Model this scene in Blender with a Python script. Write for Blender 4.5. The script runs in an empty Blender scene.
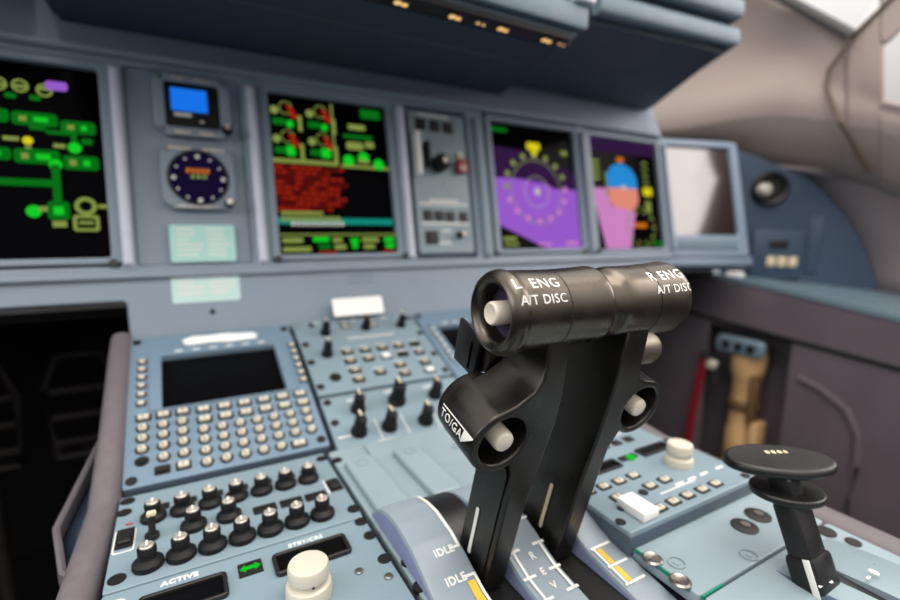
import bpy, bmesh, math, random
from mathutils import Vector, Matrix
random.seed(4)
C = bpy.context.scene.collection
PI = math.pi
R = math.radians

# ---------------------------------------------------------------- materials
def lin(c):
    return tuple(((v/255)/12.92 if v/255 <= .04045 else (((v/255)+.055)/1.055)**2.4) for v in c)
def mat(name, rgb, rough=.5, metal=0, noise=.0, nscale=60, bump=0, bscale=400, emit=None, estr=1, coat=0, spec=.5, trans=0, ior=1.45):
    # a procedural principled material, faint noise in tone and gloss, optional fine bump
    m = bpy.data.materials.new(name); m.use_nodes = True
    nt = m.node_tree; b = nt.nodes['Principled BSDF']
    col = lin(rgb)+(1,)
    b.inputs['Base Color'].default_value = col
    b.inputs['Roughness'].default_value = rough
    b.inputs['Metallic'].default_value = metal
    b.inputs['Coat Weight'].default_value = coat
    b.inputs['Coat Roughness'].default_value = .15
    b.inputs['Specular IOR Level'].default_value = spec
    b.inputs['Transmission Weight'].default_value = trans
    b.inputs['IOR'].default_value = ior
    if emit:
        b.inputs['Specular IOR Level'].default_value = 0
        b.inputs['Emission Color'].default_value = lin(emit)+(1,)
        b.inputs['Emission Strength'].default_value = estr
    tc = nt.nodes.new('ShaderNodeTexCoord')
    if noise:
        n = nt.nodes.new('ShaderNodeTexNoise'); n.inputs['Scale'].default_value = nscale; n.inputs['Detail'].default_value = 5
        nt.links.new(tc.outputs['Object'], n.inputs['Vector'])
        r = nt.nodes.new('ShaderNodeMapRange'); r.inputs[1].default_value = .3; r.inputs[2].default_value = .7
        r.inputs[3].default_value = 1-noise; r.inputs[4].default_value = 1+noise
        nt.links.new(n.outputs['Fac'], r.inputs[0])
        h = nt.nodes.new('ShaderNodeHueSaturation'); h.inputs['Color'].default_value = col
        nt.links.new(r.outputs[0], h.inputs['Value']); nt.links.new(h.outputs[0], b.inputs['Base Color'])
        r2 = nt.nodes.new('ShaderNodeMapRange'); r2.inputs[1].default_value = .3; r2.inputs[2].default_value = .7
        r2.inputs[3].default_value = max(0, rough-.08); r2.inputs[4].default_value = min(1, rough+.08)
        nt.links.new(n.outputs['Fac'], r2.inputs[0]); nt.links.new(r2.outputs[0], b.inputs['Roughness'])
    if bump:
        n2 = nt.nodes.new('ShaderNodeTexNoise'); n2.inputs['Scale'].default_value = bscale; n2.inputs['Detail'].default_value = 3
        nt.links.new(tc.outputs['Object'], n2.inputs['Vector'])
        bp = nt.nodes.new('ShaderNodeBump'); bp.inputs['Strength'].default_value = bump; bp.inputs['Distance'].default_value = .0005
        nt.links.new(n2.outputs['Fac'], bp.inputs['Height']); nt.links.new(bp.outputs[0], b.inputs['Normal'])
    return m
M = dict(
 fascia=mat('fascia_paint', (136,149,162), .45, noise=.05, nscale=9, bump=.15),
 ridge=mat('fascia_ridge_lit', (204,206,222), .3, noise=.04, nscale=12, coat=.3),  # hard light on the pillars is put into this paler tone
 panel=mat('panel_paint', (124,143,153), .38, noise=.05, nscale=14, bump=.12),
 unit=mat('unit_paint', (110,131,148), .38, noise=.05, nscale=14, bump=.12),
 plate=mat('pedestal_plate_paint', (138,154,160), .32, noise=.05, nscale=14, bump=.12),
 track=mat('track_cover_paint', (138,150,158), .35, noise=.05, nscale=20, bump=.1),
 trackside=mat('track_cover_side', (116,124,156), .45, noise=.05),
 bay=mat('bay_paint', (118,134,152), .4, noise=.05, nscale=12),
 darkedge=mat('dark_gap', (22,26,34), .6),
 under=mat('pedestal_side_paint', (72,86,100), .5, noise=.05),
 black=mat('black_plastic', (22,21,22), .38, noise=.1, bump=.2, bscale=900),
 lever=mat('lever_black_satin', (66,63,60), .33, metal=.92, noise=.03, nscale=70, bump=.06, bscale=1500),
 grip=mat('grip_anodised_black', (94,87,79), .30, metal=1, noise=.03, nscale=50, bump=.05, bscale=1800),
 seam=mat('seam_black', (8,8,8), .7),
 hole=mat('recess_violet', (52,40,66), .6, noise=.1),
 holeblk=mat('recess_black', (14,13,13), .6),
 button=mat('button_cream', (226,216,196), .35, noise=.03, nscale=200, coat=.2),
 ivory=mat('knob_ivory', (204,197,180), .35, noise=.03, nscale=120, coat=.2),
 white=mat('paint_white', (232,230,224), .5),
 inkcream=mat('paint_cream', (222,206,170), .5),
 yellow=mat('paint_yellow', (232,184,60), .5),
 ink=mat('ink_dark', (30,30,34), .5),
 key=mat('key_cream', (205,196,176), .38, noise=.08, nscale=300, coat=.2),
 keyblk=mat('key_black', (28,26,26), .45),
 knob=mat('knob_black', (22,21,22), .55, noise=.08, spec=.3),
 knobcap=mat('knob_cap_metal', (205,196,184), .3, metal=.6, noise=.1, nscale=400),
 metal=mat('screw_metal', (150,145,140), .3, metal=.9),
 screen=mat('screen_glass', (7,6,9), .15, spec=.3, ior=1.08),
 screenoff=mat('screen_glass_off', (9,9,11), .25, spec=.15),
 screenrefl=mat('screen_glass_gloss', (34,20,20), .10, coat=.6, spec=.8),
 paper=mat('paper_white', (244,242,238), .6, noise=.02),
 mint=mat('placard_mint', (176,222,212), .5, noise=.03),
 mint2=mat('placard_pale', (198,226,220), .5, noise=.03),
 pad=mat('pad_mauve_rubber', (104,97,101), .55, noise=.08, nscale=120, bump=.5, bscale=700),
 glare=mat('glareshield_fabric', (56,68,82), .8, noise=.08, nscale=30, bump=.4),
 glare2=mat('glareshield_teal', (66,84,92), .6, noise=.06, nscale=20),
 glarelip=mat('glareshield_lip', (106,124,136), .55, noise=.05),
 liner=mat('liner_beige', (152,138,132), .6, noise=.04, nscale=8, bump=.2),
 linerlow=mat('liner_mauve', (140,128,130), .6, noise=.04, nscale=8, bump=.2),
 seamb=mat('liner_seam_brown', (92,78,68), .7),
 winframe=mat('window_frame_dark', (72,72,72), .6),
 wall=mat('wall_mauve_grey', (98,89,95), .55, noise=.08, nscale=12, bump=.3),
 bluepan=mat('side_panel_blue', (60,76,96), .45, noise=.06, nscale=10),
 blueedge=mat('console_top_teal', (108,128,140), .35, noise=.05),
 foot=mat('footwell_shade_black', (13,11,11), .85, noise=.3, nscale=14),  # near-black colour carries the deep shade of the footwell
 pedal=mat('pedal_dark', (38,32,30), .6, noise=.2),
 floor=mat('floor_dark', (24,22,24), .8, noise=.2, nscale=20),
 tan=mat('tan_leather', (212,170,120), .5, noise=.08, nscale=20),
 tandark=mat('tan_dark', (112,84,58), .5, noise=.08, nscale=20),
 red=mat('red_strap', (150,34,46), .5, noise=.05),
 redbtn=mat('red_button', (160,44,48), .4, noise=.05, nscale=200),
 green=mat('green_seal', (24,128,104), .5),
 duskmetal=mat('lever_dull_metal', (126,119,106), .4, metal=.8, noise=.03),
 smoke=mat('smoke_grey', (60,58,60), .4),
 lcd=mat('lcd_blue', (8,30,80), .3, emit=(24,118,238), estr=.9),
 e_green=mat('emit_green', (2,10,2), .4, emit=(22,205,40), estr=.95),
 e_green2=mat('emit_green_dim', (2,10,2), .4, emit=(10,112,24), estr=.9),
 e_lime=mat('emit_lime', (8,10,2), .4, emit=(152,170,82), estr=.7),
 e_yellow=mat('emit_yellow', (10,10,2), .4, emit=(226,214,30), estr=.9),
 e_red=mat('emit_red', (10,2,2), .4, emit=(158,34,20), estr=.9),
 e_darkred=mat('emit_dark_red', (10,2,2), .4, emit=(84,16,12), estr=.9),
 e_teal=mat('emit_teal', (2,10,8), .4, emit=(20,140,122), estr=.9),
 e_violet=mat('emit_violet', (8,2,10), .4, emit=(152,92,204), estr=.95),
 e_dviolet=mat('emit_dark_violet', (4,2,6), .4, emit=(50,26,66), estr=.9),
 e_pink=mat('emit_pink', (10,4,8), .4, emit=(206,132,196), estr=.95),
 e_salmon=mat('emit_salmon', (10,5,4), .4, emit=(226,140,120), estr=.95),
 e_sky=mat('emit_sky_blue', (2,6,10), .4, emit=(40,140,214), estr=.95),
 e_white=mat('emit_white', (8,8,8), .4, emit=(210,204,196), estr=.85),
 e_orange=mat('emit_orange', (10,5,1), .4, emit=(220,120,30), estr=.9),
 e_amber=mat('emit_amber', (10,6,2), .4, emit=(238,190,120), estr=1.1),
 e_navy=mat('emit_navy', (4,3,12), .4, emit=(20,14,44), estr=.9),
)
# ---------------------------------------------------------------- helpers
def finish(me, m, smooth=True):
    ms = m if isinstance(m, (list, tuple)) else [m]
    for x in ms: me.materials.append(M[x])
    if smooth:
        for p in me.polygons: p.use_smooth = True
        try: me.set_sharp_from_angle(angle=R(38))
        except Exception: pass
def obj(name, bm, m, parent=None, smooth=True, label=None):
    me = bpy.data.meshes.new(name); bm.to_mesh(me); bm.free()
    finish(me, m, smooth)
    o = bpy.data.objects.new(name, me); C.objects.link(o)
    if parent: o.parent = parent
    if label: o['label'] = label
    return o
def thing(name, label, cat, loc=(0,0,0), rot=(0,0,0), group=None):
    o = bpy.data.objects.new(name, None); C.objects.link(o); o.empty_display_size = .02
    o.location = loc; o.rotation_euler = rot; o['label'] = label; o['category'] = cat
    if group: o['group'] = group
    return o
def tag(o, label, cat, group=None):
    o['label'] = label; o['category'] = cat
    if group: o['group'] = group
    return o
def struct(o): o['kind'] = 'structure'; return o
def BM(): return bmesh.new()
def merge(bm, me, mi=0, mtx=None):
    n0 = len(bm.faces); tmp = bmesh.new(); tmp.from_mesh(me)
    if mtx: bmesh.ops.transform(tmp, matrix=mtx, verts=tmp.verts)
    for f in tmp.faces: f.material_index = mi
    t = bpy.data.meshes.new('t'); tmp.to_mesh(t); tmp.free(); bm.from_mesh(t); bpy.data.meshes.remove(t)
def box(bm, x0, x1, y0, y1, z0, z1, bev=0, mi=0, seg=2):
    g = bmesh.ops.create_cube(bm, size=1)
    vs = g['verts']
    for v in vs: v.co = Vector(((x0+x1)/2+v.co.x*(x1-x0), (y0+y1)/2+v.co.y*(y1-y0), (z0+z1)/2+v.co.z*(z1-z0)))
    fs = {f for v in vs for f in v.link_faces}
    for f in fs: f.material_index = mi
    if bev:
        es = list({e for v in vs for e in v.link_edges})
        r = bmesh.ops.bevel(bm, geom=es, offset=bev, segments=seg, affect='EDGES', profile=.5)
        for f in r['faces']: f.material_index = mi
def lathe(bm, prof, loc=(0,0,0), axis='Z', n=28, mi=0, mtx=None):
    """prof: list of (radius, height); closed at ends when radius 0"""
    rings = []
    def P(r, h, a):
        c, s = r*math.cos(a), r*math.sin(a)
        v = {'Z': Vector((c,s,h)), 'X': Vector((h,c,s)), 'Y': Vector((c,h,s))}[axis]+Vector(loc)
        return mtx @ v if mtx else v
    for r, h in prof:
        if r < 1e-7: rings.append([bm.verts.new(P(0,h,0))])
        else: rings.append([bm.verts.new(P(r,h,2*PI*k/n)) for k in range(n)])
    for a, b in zip(rings, rings[1:]):
        for k in range(n):
            k2 = (k+1) % n
            vs = [a[0], b[k], b[k2]] if len(a) == 1 else ([a[k], a[k2], b[0]] if len(b) == 1 else [a[k], a[k2], b[k2], b[k]])
            if len(a) == 1 and len(b) == 1: continue
            f = bm.faces.new(vs); f.material_index = mi
    bmesh.ops.recalc_face_normals(bm, faces=bm.faces)
def cyl(bm, x, y, z0, z1, r, bev=0, n=24, mi=0, r2=None):
    r2 = r2 or r
    lathe(bm, [(0,z0),(r,z0),(r2,z1-bev),(r2-bev,z1),(0,z1)] if bev else [(0,z0),(r,z0),(r2,z1),(0,z1)], (x,y,0), n=n, mi=mi)
def rrect(x0, x1, y0, y1, r, n=5):
    out = []
    for cx, cy, a0 in ((x1-r,y1-r,0),(x0+r,y1-r,90),(x0+r,y0+r,180),(x1-r,y0+r,270)):
        for k in range(n+1):
            a = R(a0+90*k/n); out.append((cx+r*math.cos(a), cy+r*math.sin(a)))
    return out
def ell(cx, cy, rx, ry=None, n=32):
    ry = ry or rx
    return [(cx+rx*math.cos(2*PI*k/n), cy+ry*math.sin(2*PI*k/n)) for k in range(n)]
def plate_me(loops, z0, z1, bev=0, seg=2):
    """flat plate with holes (loops[0] outline, the others holes) from z0 to z1, rounded edges"""
    cu = bpy.data.curves.new('c', 'CURVE'); cu.dimensions = '2D'; cu.fill_mode = 'BOTH'
    cu.extrude = max(0, (z1-z0)/2-bev); cu.bevel_depth = bev; cu.bevel_resolution = seg; cu.offset = -bev
    for lp in loops:
        s = cu.splines.new('POLY'); s.points.add(len(lp)-1)
        for p, q in zip(s.points, lp): p.co = (q[0], q[1], 0, 1)
        s.use_cyclic_u = True
    o = bpy.data.objects.new('c', cu); C.objects.link(o)
    dg = bpy.context.evaluated_depsgraph_get(); dg.update()
    me = bpy.data.meshes.new_from_object(o.evaluated_get(dg))
    bpy.data.objects.remove(o); bpy.data.curves.remove(cu)
    me.transform(Matrix.Translation((0,0,(z0+z1)/2)))
    return me
def plate(bm, loops, z0, z1, bev=0, mi=0, mtx=None, seg=2):
    me = plate_me(loops, z0, z1, bev, seg); merge(bm, me, mi, mtx); bpy.data.meshes.remove(me)
def text_me(s, size, z=0, th=.00015, bold=0, align='CENTER'):
    cu = bpy.data.curves.new('t', 'FONT'); cu.body = s; cu.size = size; cu.align_x = align; cu.align_y = 'CENTER'
    cu.extrude = th; cu.offset = bold; cu.resolution_u = 3; cu.space_character = 1.1
    o = bpy.data.objects.new('t', cu); C.objects.link(o)
    dg = bpy.context.evaluated_depsgraph_get(); dg.update()
    me = bpy.data.meshes.new_from_object(o.evaluated_get(dg))
    bpy.data.objects.remove(o); bpy.data.curves.remove(cu)
    me.transform(Matrix.Translation((0,0,z)))
    return me
def text(bm, s, x, y, z, size, mi=0, bold=0, rot=0, align='CENTER'):
    me = text_me(s, size, 0, bold=bold, align=align)
    merge(bm, me, mi, Matrix.Translation((x,y,z)) @ Matrix.Rotation(rot, 4, 'Z')); bpy.data.meshes.remove(me)
def tube(bm, pts, rx, ry=None, n=14, mi=0, up=(0,0,1), power=1):
    """rounded bar swept along pts, half width rx, half height ry"""
    ry = ry or rx; rings = []; pts = [Vector(p) for p in pts]; up = Vector(up)
    for i, p in enumerate(pts):
        d = (pts[min(i+1,len(pts)-1)]-pts[max(i-1,0)]).normalized()
        s = d.cross(up).normalized(); u = s.cross(d).normalized()
        ring = []
        for k in range(n):
            a = 2*PI*k/n; c, q = math.cos(a), math.sin(a)
            c = math.copysign(abs(c)**power, c); q = math.copysign(abs(q)**power, q)
            ring.append(bm.verts.new(p+s*rx*c+u*ry*q))
        rings.append(ring)
    for a, b in zip(rings, rings[1:]):
        for k in range(n): bm.faces.new([a[k], a[(k+1)%n], b[(k+1)%n], b[k]]).material_index = mi
    bm.faces.new(rings[0]).material_index = mi; bm.faces.new(rings[-1]).material_index = mi
    bmesh.ops.recalc_face_normals(bm, faces=bm.faces)
def grid(bm, rows, mi=0, thick=0):
    vs = [[bm.verts.new(p) for p in r] for r in rows]
    for a, b in zip(vs, vs[1:]):
        for i in range(len(a)-1): bm.faces.new([a[i], a[i+1], b[i+1], b[i]]).material_index = mi
    bmesh.ops.recalc_face_normals(bm, faces=bm.faces)
def solid(o, t):
    md = o.modifiers.new('s', 'SOLIDIFY'); md.thickness = t; md.offset = 0; return o
def subd(o, n=2):
    md = o.modifiers.new('u', 'SUBSURF'); md.levels = n; md.render_levels = n; return o
def screws(parent, pts, r=.003, z=0, m='metal'):
    for x, y in pts:
        b = BM(); lathe(b, [(0,z-.001),(r,z-.001),(r,z+.0008),(r*.75,z+.0014),(0,z+.0014)], (x,y,0), n=18)
        box(b, x-r*.6, x+r*.6, y-r*.1, y+r*.1, z+.0012, z+.0017)
        obj('screw', b, m, parent)
def quarter_turn(parent, pts, z=0, r=.004):
    for x, y in pts:
        b = BM(); cyl(b, x, y, z-.001, z+.0006, r, n=20)
        obj('fastener', b, 'holeblk', parent)
        
CAM = Vector((-.18, 0, .803))
# the three sloping faces of the cockpit furniture
S = R(24); HY = .405; HZ = .6         # the front of the pedestal rises at 24 degrees from y=.405
FR = dict(loc=(0,HY+.009*math.sin(S),HZ-.009*math.cos(S)), rot=(S,0,0))
T = 12; MO = (0,.5923,.6834)          # main instrument panel, reclined 12 degrees
MR = dict(loc=MO, rot=(R(90-T),0,0))
def fworld(x, v, w=0):
    w -= .009
    return Vector((x, HY+v*math.cos(S)-w*math.sin(S), HZ+v*math.sin(S)+w*math.cos(S)))
def mworld(x, v, w=0): return Vector((x, MO[1]+v*math.sin(R(T))-w*math.cos(R(T)), MO[2]+v*math.cos(R(T))+w*math.sin(R(T))))

# ================================================================ pedestal
ped = thing('center_pedestal', 'pale blue centre pedestal with padded mauve side rails carrying the levers and control panels', 'pedestal', (0,.25,0))
def pl_(bm):  # world coordinates into the pedestal's own frame
    bmesh.ops.translate(bm, verts=bm.verts, vec=(0,-.25,0)); return bm
b = BM()
# body: side profile extruded across the pedestal
prof = [(-.12,0),(.62,0),(.62,.595+0.0),(HY+.19*math.cos(S),HZ-.022+.19*math.sin(S)),(HY,HZ-.022),(-.12,HZ-.016)]
prof[2] = (.60, .660)
for x0, x1 in ((-.236,.232),):
    a = [b.verts.new((x0,y,z)) for y, z in prof]; c = [b.verts.new((x1,y,z)) for y, z in prof]
    b.faces.new(a); b.faces.new(c)
    for k in range(len(prof)): b.faces.new([a[k], a[(k+1)%len(prof)], c[(k+1)%len(prof)], c[k]])
bmesh.ops.recalc_face_normals(b, faces=b.faces)
obj('pedestal_body', pl_(b), 'under', ped, smooth=False)
# top plates at z=.6 between the units
def flat(name, x0, x1, y0, y1, m='plate', z1=.6, th=.008, r=.003, bev=.0008, holes=()):
    b = BM(); plate(b, [rrect(x0,x1,y0,y1,r)]+list(holes), z1-th, z1, bev); return obj(name, pl_(b), m, ped)
flat('top_plate', -.0765, -.0455, -.11, .396)
b = BM(); plate(b, [rrect(-.0445,.2,.255,.396,.003)], .592, .6, .0008); obj('top_plate', pl_(b), 'plate', ped)
flat('top_plate', .0585, .2, .1345, .254)
flat('top_plate', .0585, .2, -.11, .1325)
for (x0,x1,y0,y1) in ((.0585,.0595,.14,.178),(.0595,.078,.1329,.1341)):
    b = BM(); box(b, x0,x1,y0,y1,.598,.6006); obj('seal_strip', pl_(b), 'green', ped, label='green sealing strip in the seam')
for s, pts in ((-1, [(-.2440,-.12,.586),(-.2440,.1,.586),(-.2435,.28,.586),(-.2390,.395,.590),(-.2375,.46,.617),(-.2365,.57,.666),(-.2360,.588,.673)]),
               (1, [(.2165,-.12,.586),(.2165,.1,.586),(.2165,.28,.586),(.235,.40,.590),(.247,.46,.614),(.248,.57,.664),(.248,.585,.669)])):
    b = BM()
    pp = []
    for a, c in zip(pts, pts[1:]):
        for k in range(4): pp.append(Vector(a).lerp(Vector(c), k/4))
    pp.append(Vector(pts[-1]))
    tube(b, pp, .0100 if s < 0 else .0150, .0140, n=20, power=.8)
    obj('side_rail_pad', pl_(b), 'pad', ped)
# pentagonal bracket sticking out on the left
b = BM()
path = [(-.2500,.500,.603),(-.2680,.404,.580),(-.2560,.350,.578),(-.2480,.338,.580)]
tube(b, path, .0025, .007, n=8, power=.6); obj('side_bracket', pl_(b), 'pad', ped)
b = BM(); grid(b, [[(-.2485,.48,.592),(-.2485,.345,.570)],[(-.2660,.404,.572),(-.2560,.350,.570)]]); o = solid(obj('bracket_lining', pl_(b), 'bluepan', ped), .002)
# flush fasteners on the right plates
for x, y in ((.0601,.1664),(.0584,.1465)):
    b = BM(); lathe(b, [(0,.6),(.0062,.6),(.0062,.6012),(.005,.602),(.0038,.6014),(.0,.6014)], (x,y,0), n=24); box(b, x-.003,x+.003,y-.0005,y+.0005,.6012,.602); obj('screw', pl_(b), 'metal', ped)
for x, y in ((.1440,.1578),(.1654,.1604)):
    b = BM(); lathe(b, [(0,.5995),(.0085,.5995),(.0085,.6008),(.007,.6012),(0,.6012)], (x,y,0), n=28); obj('socket', pl_(b), 'keyblk', ped)
    b = BM(); cyl(b, x+.001, y, .6012, .602, .003, n=16); obj('socket_pin', pl_(b), 'metal', ped)
for x, y in ((.0707,.1573),(.1169,.140),(-.055,.352),(-.013,.352),(.03,.352)):
    b = BM(); lathe(b, [(.0052,.6001),(.0052,.6008),(.0046,.6008),(.0046,.6001)], (x,y,0), n=28); cyl(b, x, y, .6, .6006, .002, n=14); obj('flush_fastener', pl_(b), 'plate', ped)
for x, y in ((.187,.128),(.190,.114)):
    b = BM(); cyl(b, x, y, .599, .6008, .006 if y > .12 else .0045, n=22); obj('plate_hole', pl_(b), 'keyblk', ped)
for x, y in ((-.0735,.378),(-.070,.284),(-.072,.236),(-.067,.232),(-.074,.215)):
    b = BM(); cyl(b, x, y, .598, .6007, .0044, n=20); obj('plate_hole', pl_(b), 'holeblk', ped)

# ================================================================ throttle quadrant
quad = thing('throttle_quadrant', 'curved pale blue throttle quadrant with IDLE and reverse markings around the two black levers', 'throttle quadrant', (0,.2,.6))
def ql(bm): bmesh.ops.translate(bm, verts=bm.verts, vec=(0,-.2,-.6)); return bm
def arcz(y):  # quadrant dome height over the pedestal
    pts = [(-.10,.560),(.0,.5745),(.08,.5865),(.12,.5905),(.16,.5965),(.1925,.6015),(.202,.605),(.216,.611),(.2284,.6155),(.2477,.6185),(.262,.6175),(.275,.614),(.285,.608),(.294,.600)]
    if y <= pts[0][0]: return pts[0][1]
    for (a,za),(c,zc) in zip(pts, pts[1:]):
        if y <= c: return za+(zc-za)*(y-a)/(c-a)
    return .6
ys = [.02+.274*k/137 for k in range(138)]
for nm, x0, x1 in (('left', -.0745,-.0435), ('mid', -.0192,.0098), ('right', .0335,.0575)):
    b = BM()
    w = .003
    rows = []
    for y in ys:
        z = arcz(y)-(.0 if nm == 'left' else .004)
        rows.append([(x0,y,.56),(x0,y,z-.0025),(x0+.001,y,z-.0006),(x0+.003,y,z),((x0+x1)/2,y,z+.0004),(x1-.003,y,z),(x1-.001,y,z-.0006),(x1,y,z-.0025),(x1,y,.56)])
    grid(b, rows)
    vf = [b.verts.new(p) for p in rows[-1]]; b.faces.new(vf)
    vf = [b.verts.new(p) for p in rows[0]]; b.faces.new(vf)
    for f in b.faces:
        c = f.calc_center_median()
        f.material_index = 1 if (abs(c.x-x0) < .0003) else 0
    bmesh.ops.recalc_face_normals(b, faces=b.faces)
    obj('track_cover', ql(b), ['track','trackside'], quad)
# flat tabs ahead of the covers
for x0, x1 in ((-.0735,-.0445),(-.030,-.002)):
    b = BM(); plate(b, [rrect(x0+.002,x1-.002,.285,.366,.004)], .599, .6055, .0018)
    lathe(b, [(.0052,.6055),(.0052,.6062),(.0044,.6062),(.0044,.6055)], ((x0+x1)/2,.354,0), n=24)
    obj('cover_tab', ql(b), 'plate', quad)
b = BM(); box(b, -.0435,-.0192,.01,.30,.56,.5882); box(b, .0098,.0335,.01,.30,.56,.5882); box(b,-.076,.0585,-.02,.012,.56,.5835)
obj('lever_slot', ql(b), 'holeblk', quad, smooth=False, label='black slots the levers slide in')
for x in (-.0315, .0216):   # round black drums ahead of the levers in their slots
    b = BM(); lathe(b, [(0,-.011),(.044,-.011),(.044,.011),(0,.011)], (x,.262,.568), axis='X', n=56); obj('slot_drum', ql(b), 'black', quad)
# painted scale markings that follow the dome
def drape(bm, x, off=0.0, lower=0):
    bmesh.ops.subdivide_edges(bm, edges=[e for e in bm.edges if e.calc_length() > .003], cuts=3)
    for v in bm.verts: v.co.z = arcz(v.co.y)-lower+.0006+v.co.z+off
def strip(bm, x0, x1, y0, y1, mi=0):
    n = max(1, int(abs(y1-y0)/.003))
    for k in range(n):
        ya = y0+(y1-y0)*k/n; yb = y0+(y1-y0)*(k+1)/n
        vs = [bm.verts.new(p) for p in ((x0,ya,0),(x1,ya,0),(x1,yb,0),(x0,yb,0))]; bm.faces.new(vs).material_index = mi
b = BM()
strip(b, -.0475,-.0456,.220,.283); strip(b, -.0590,-.0456,.2815,.283); strip(b,-.0520,-.0456,.2192,.2208)
strip(b, -.0525,-.0450,.2025,.204); strip(b, -.0466,-.0450,.150,.204)
strip(b, -.0525,-.0450,.184,.1855)
strip(b, -.0520,-.0474,.187,.2005,1)
text(b, 'IDLE', -.0565,.2195,0,.0060,bold=.00018); text(b, 'IDLE', -.0575,.2035,0,.0060,bold=.00018)
text(b, 'REV', -.0575,.1850,0,.0055,bold=.0001)
drape(b, 0); obj('scale_marking', ql(b), ['white','yellow'], quad, smooth=False)
b = BM()
for y in (.2075,.1915,.1760): strip(b, -.0185,-.0095,y,y+.0017); strip(b, .0005,.0092,y,y+.0017)
strip(b, -.0155,-.0138,.176,.209); strip(b, .0050,.0067,.176,.209)
strip(b, .0005,.0088,.2245,.2258); strip(b, .0046,.0058,.2258,.236); strip(b,-.018,-.011,.2245,.2258)
for t_, y in (('R',.2025),('E',.1925),('V',.1825)): text(b, t_, -.0040,y,0,.0062,bold=.0001)
drape(b, .0, lower=.0038); obj('scale_marking', ql(b), ['white','yellow'], quad, smooth=False)
b = BM()
for y in (.192,.1775,.1640): strip(b, .0355,.0520,y,y+.0016)
strip(b, .0365,.0382,.164,.193); strip(b, .0386,.0424,.1795,.1915,1); strip(b, .0386,.0424,.1660,.177,1)
drape(b, .0, lower=.0038); obj('scale_marking', ql(b), ['white','yellow'], quad, smooth=False)

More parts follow.
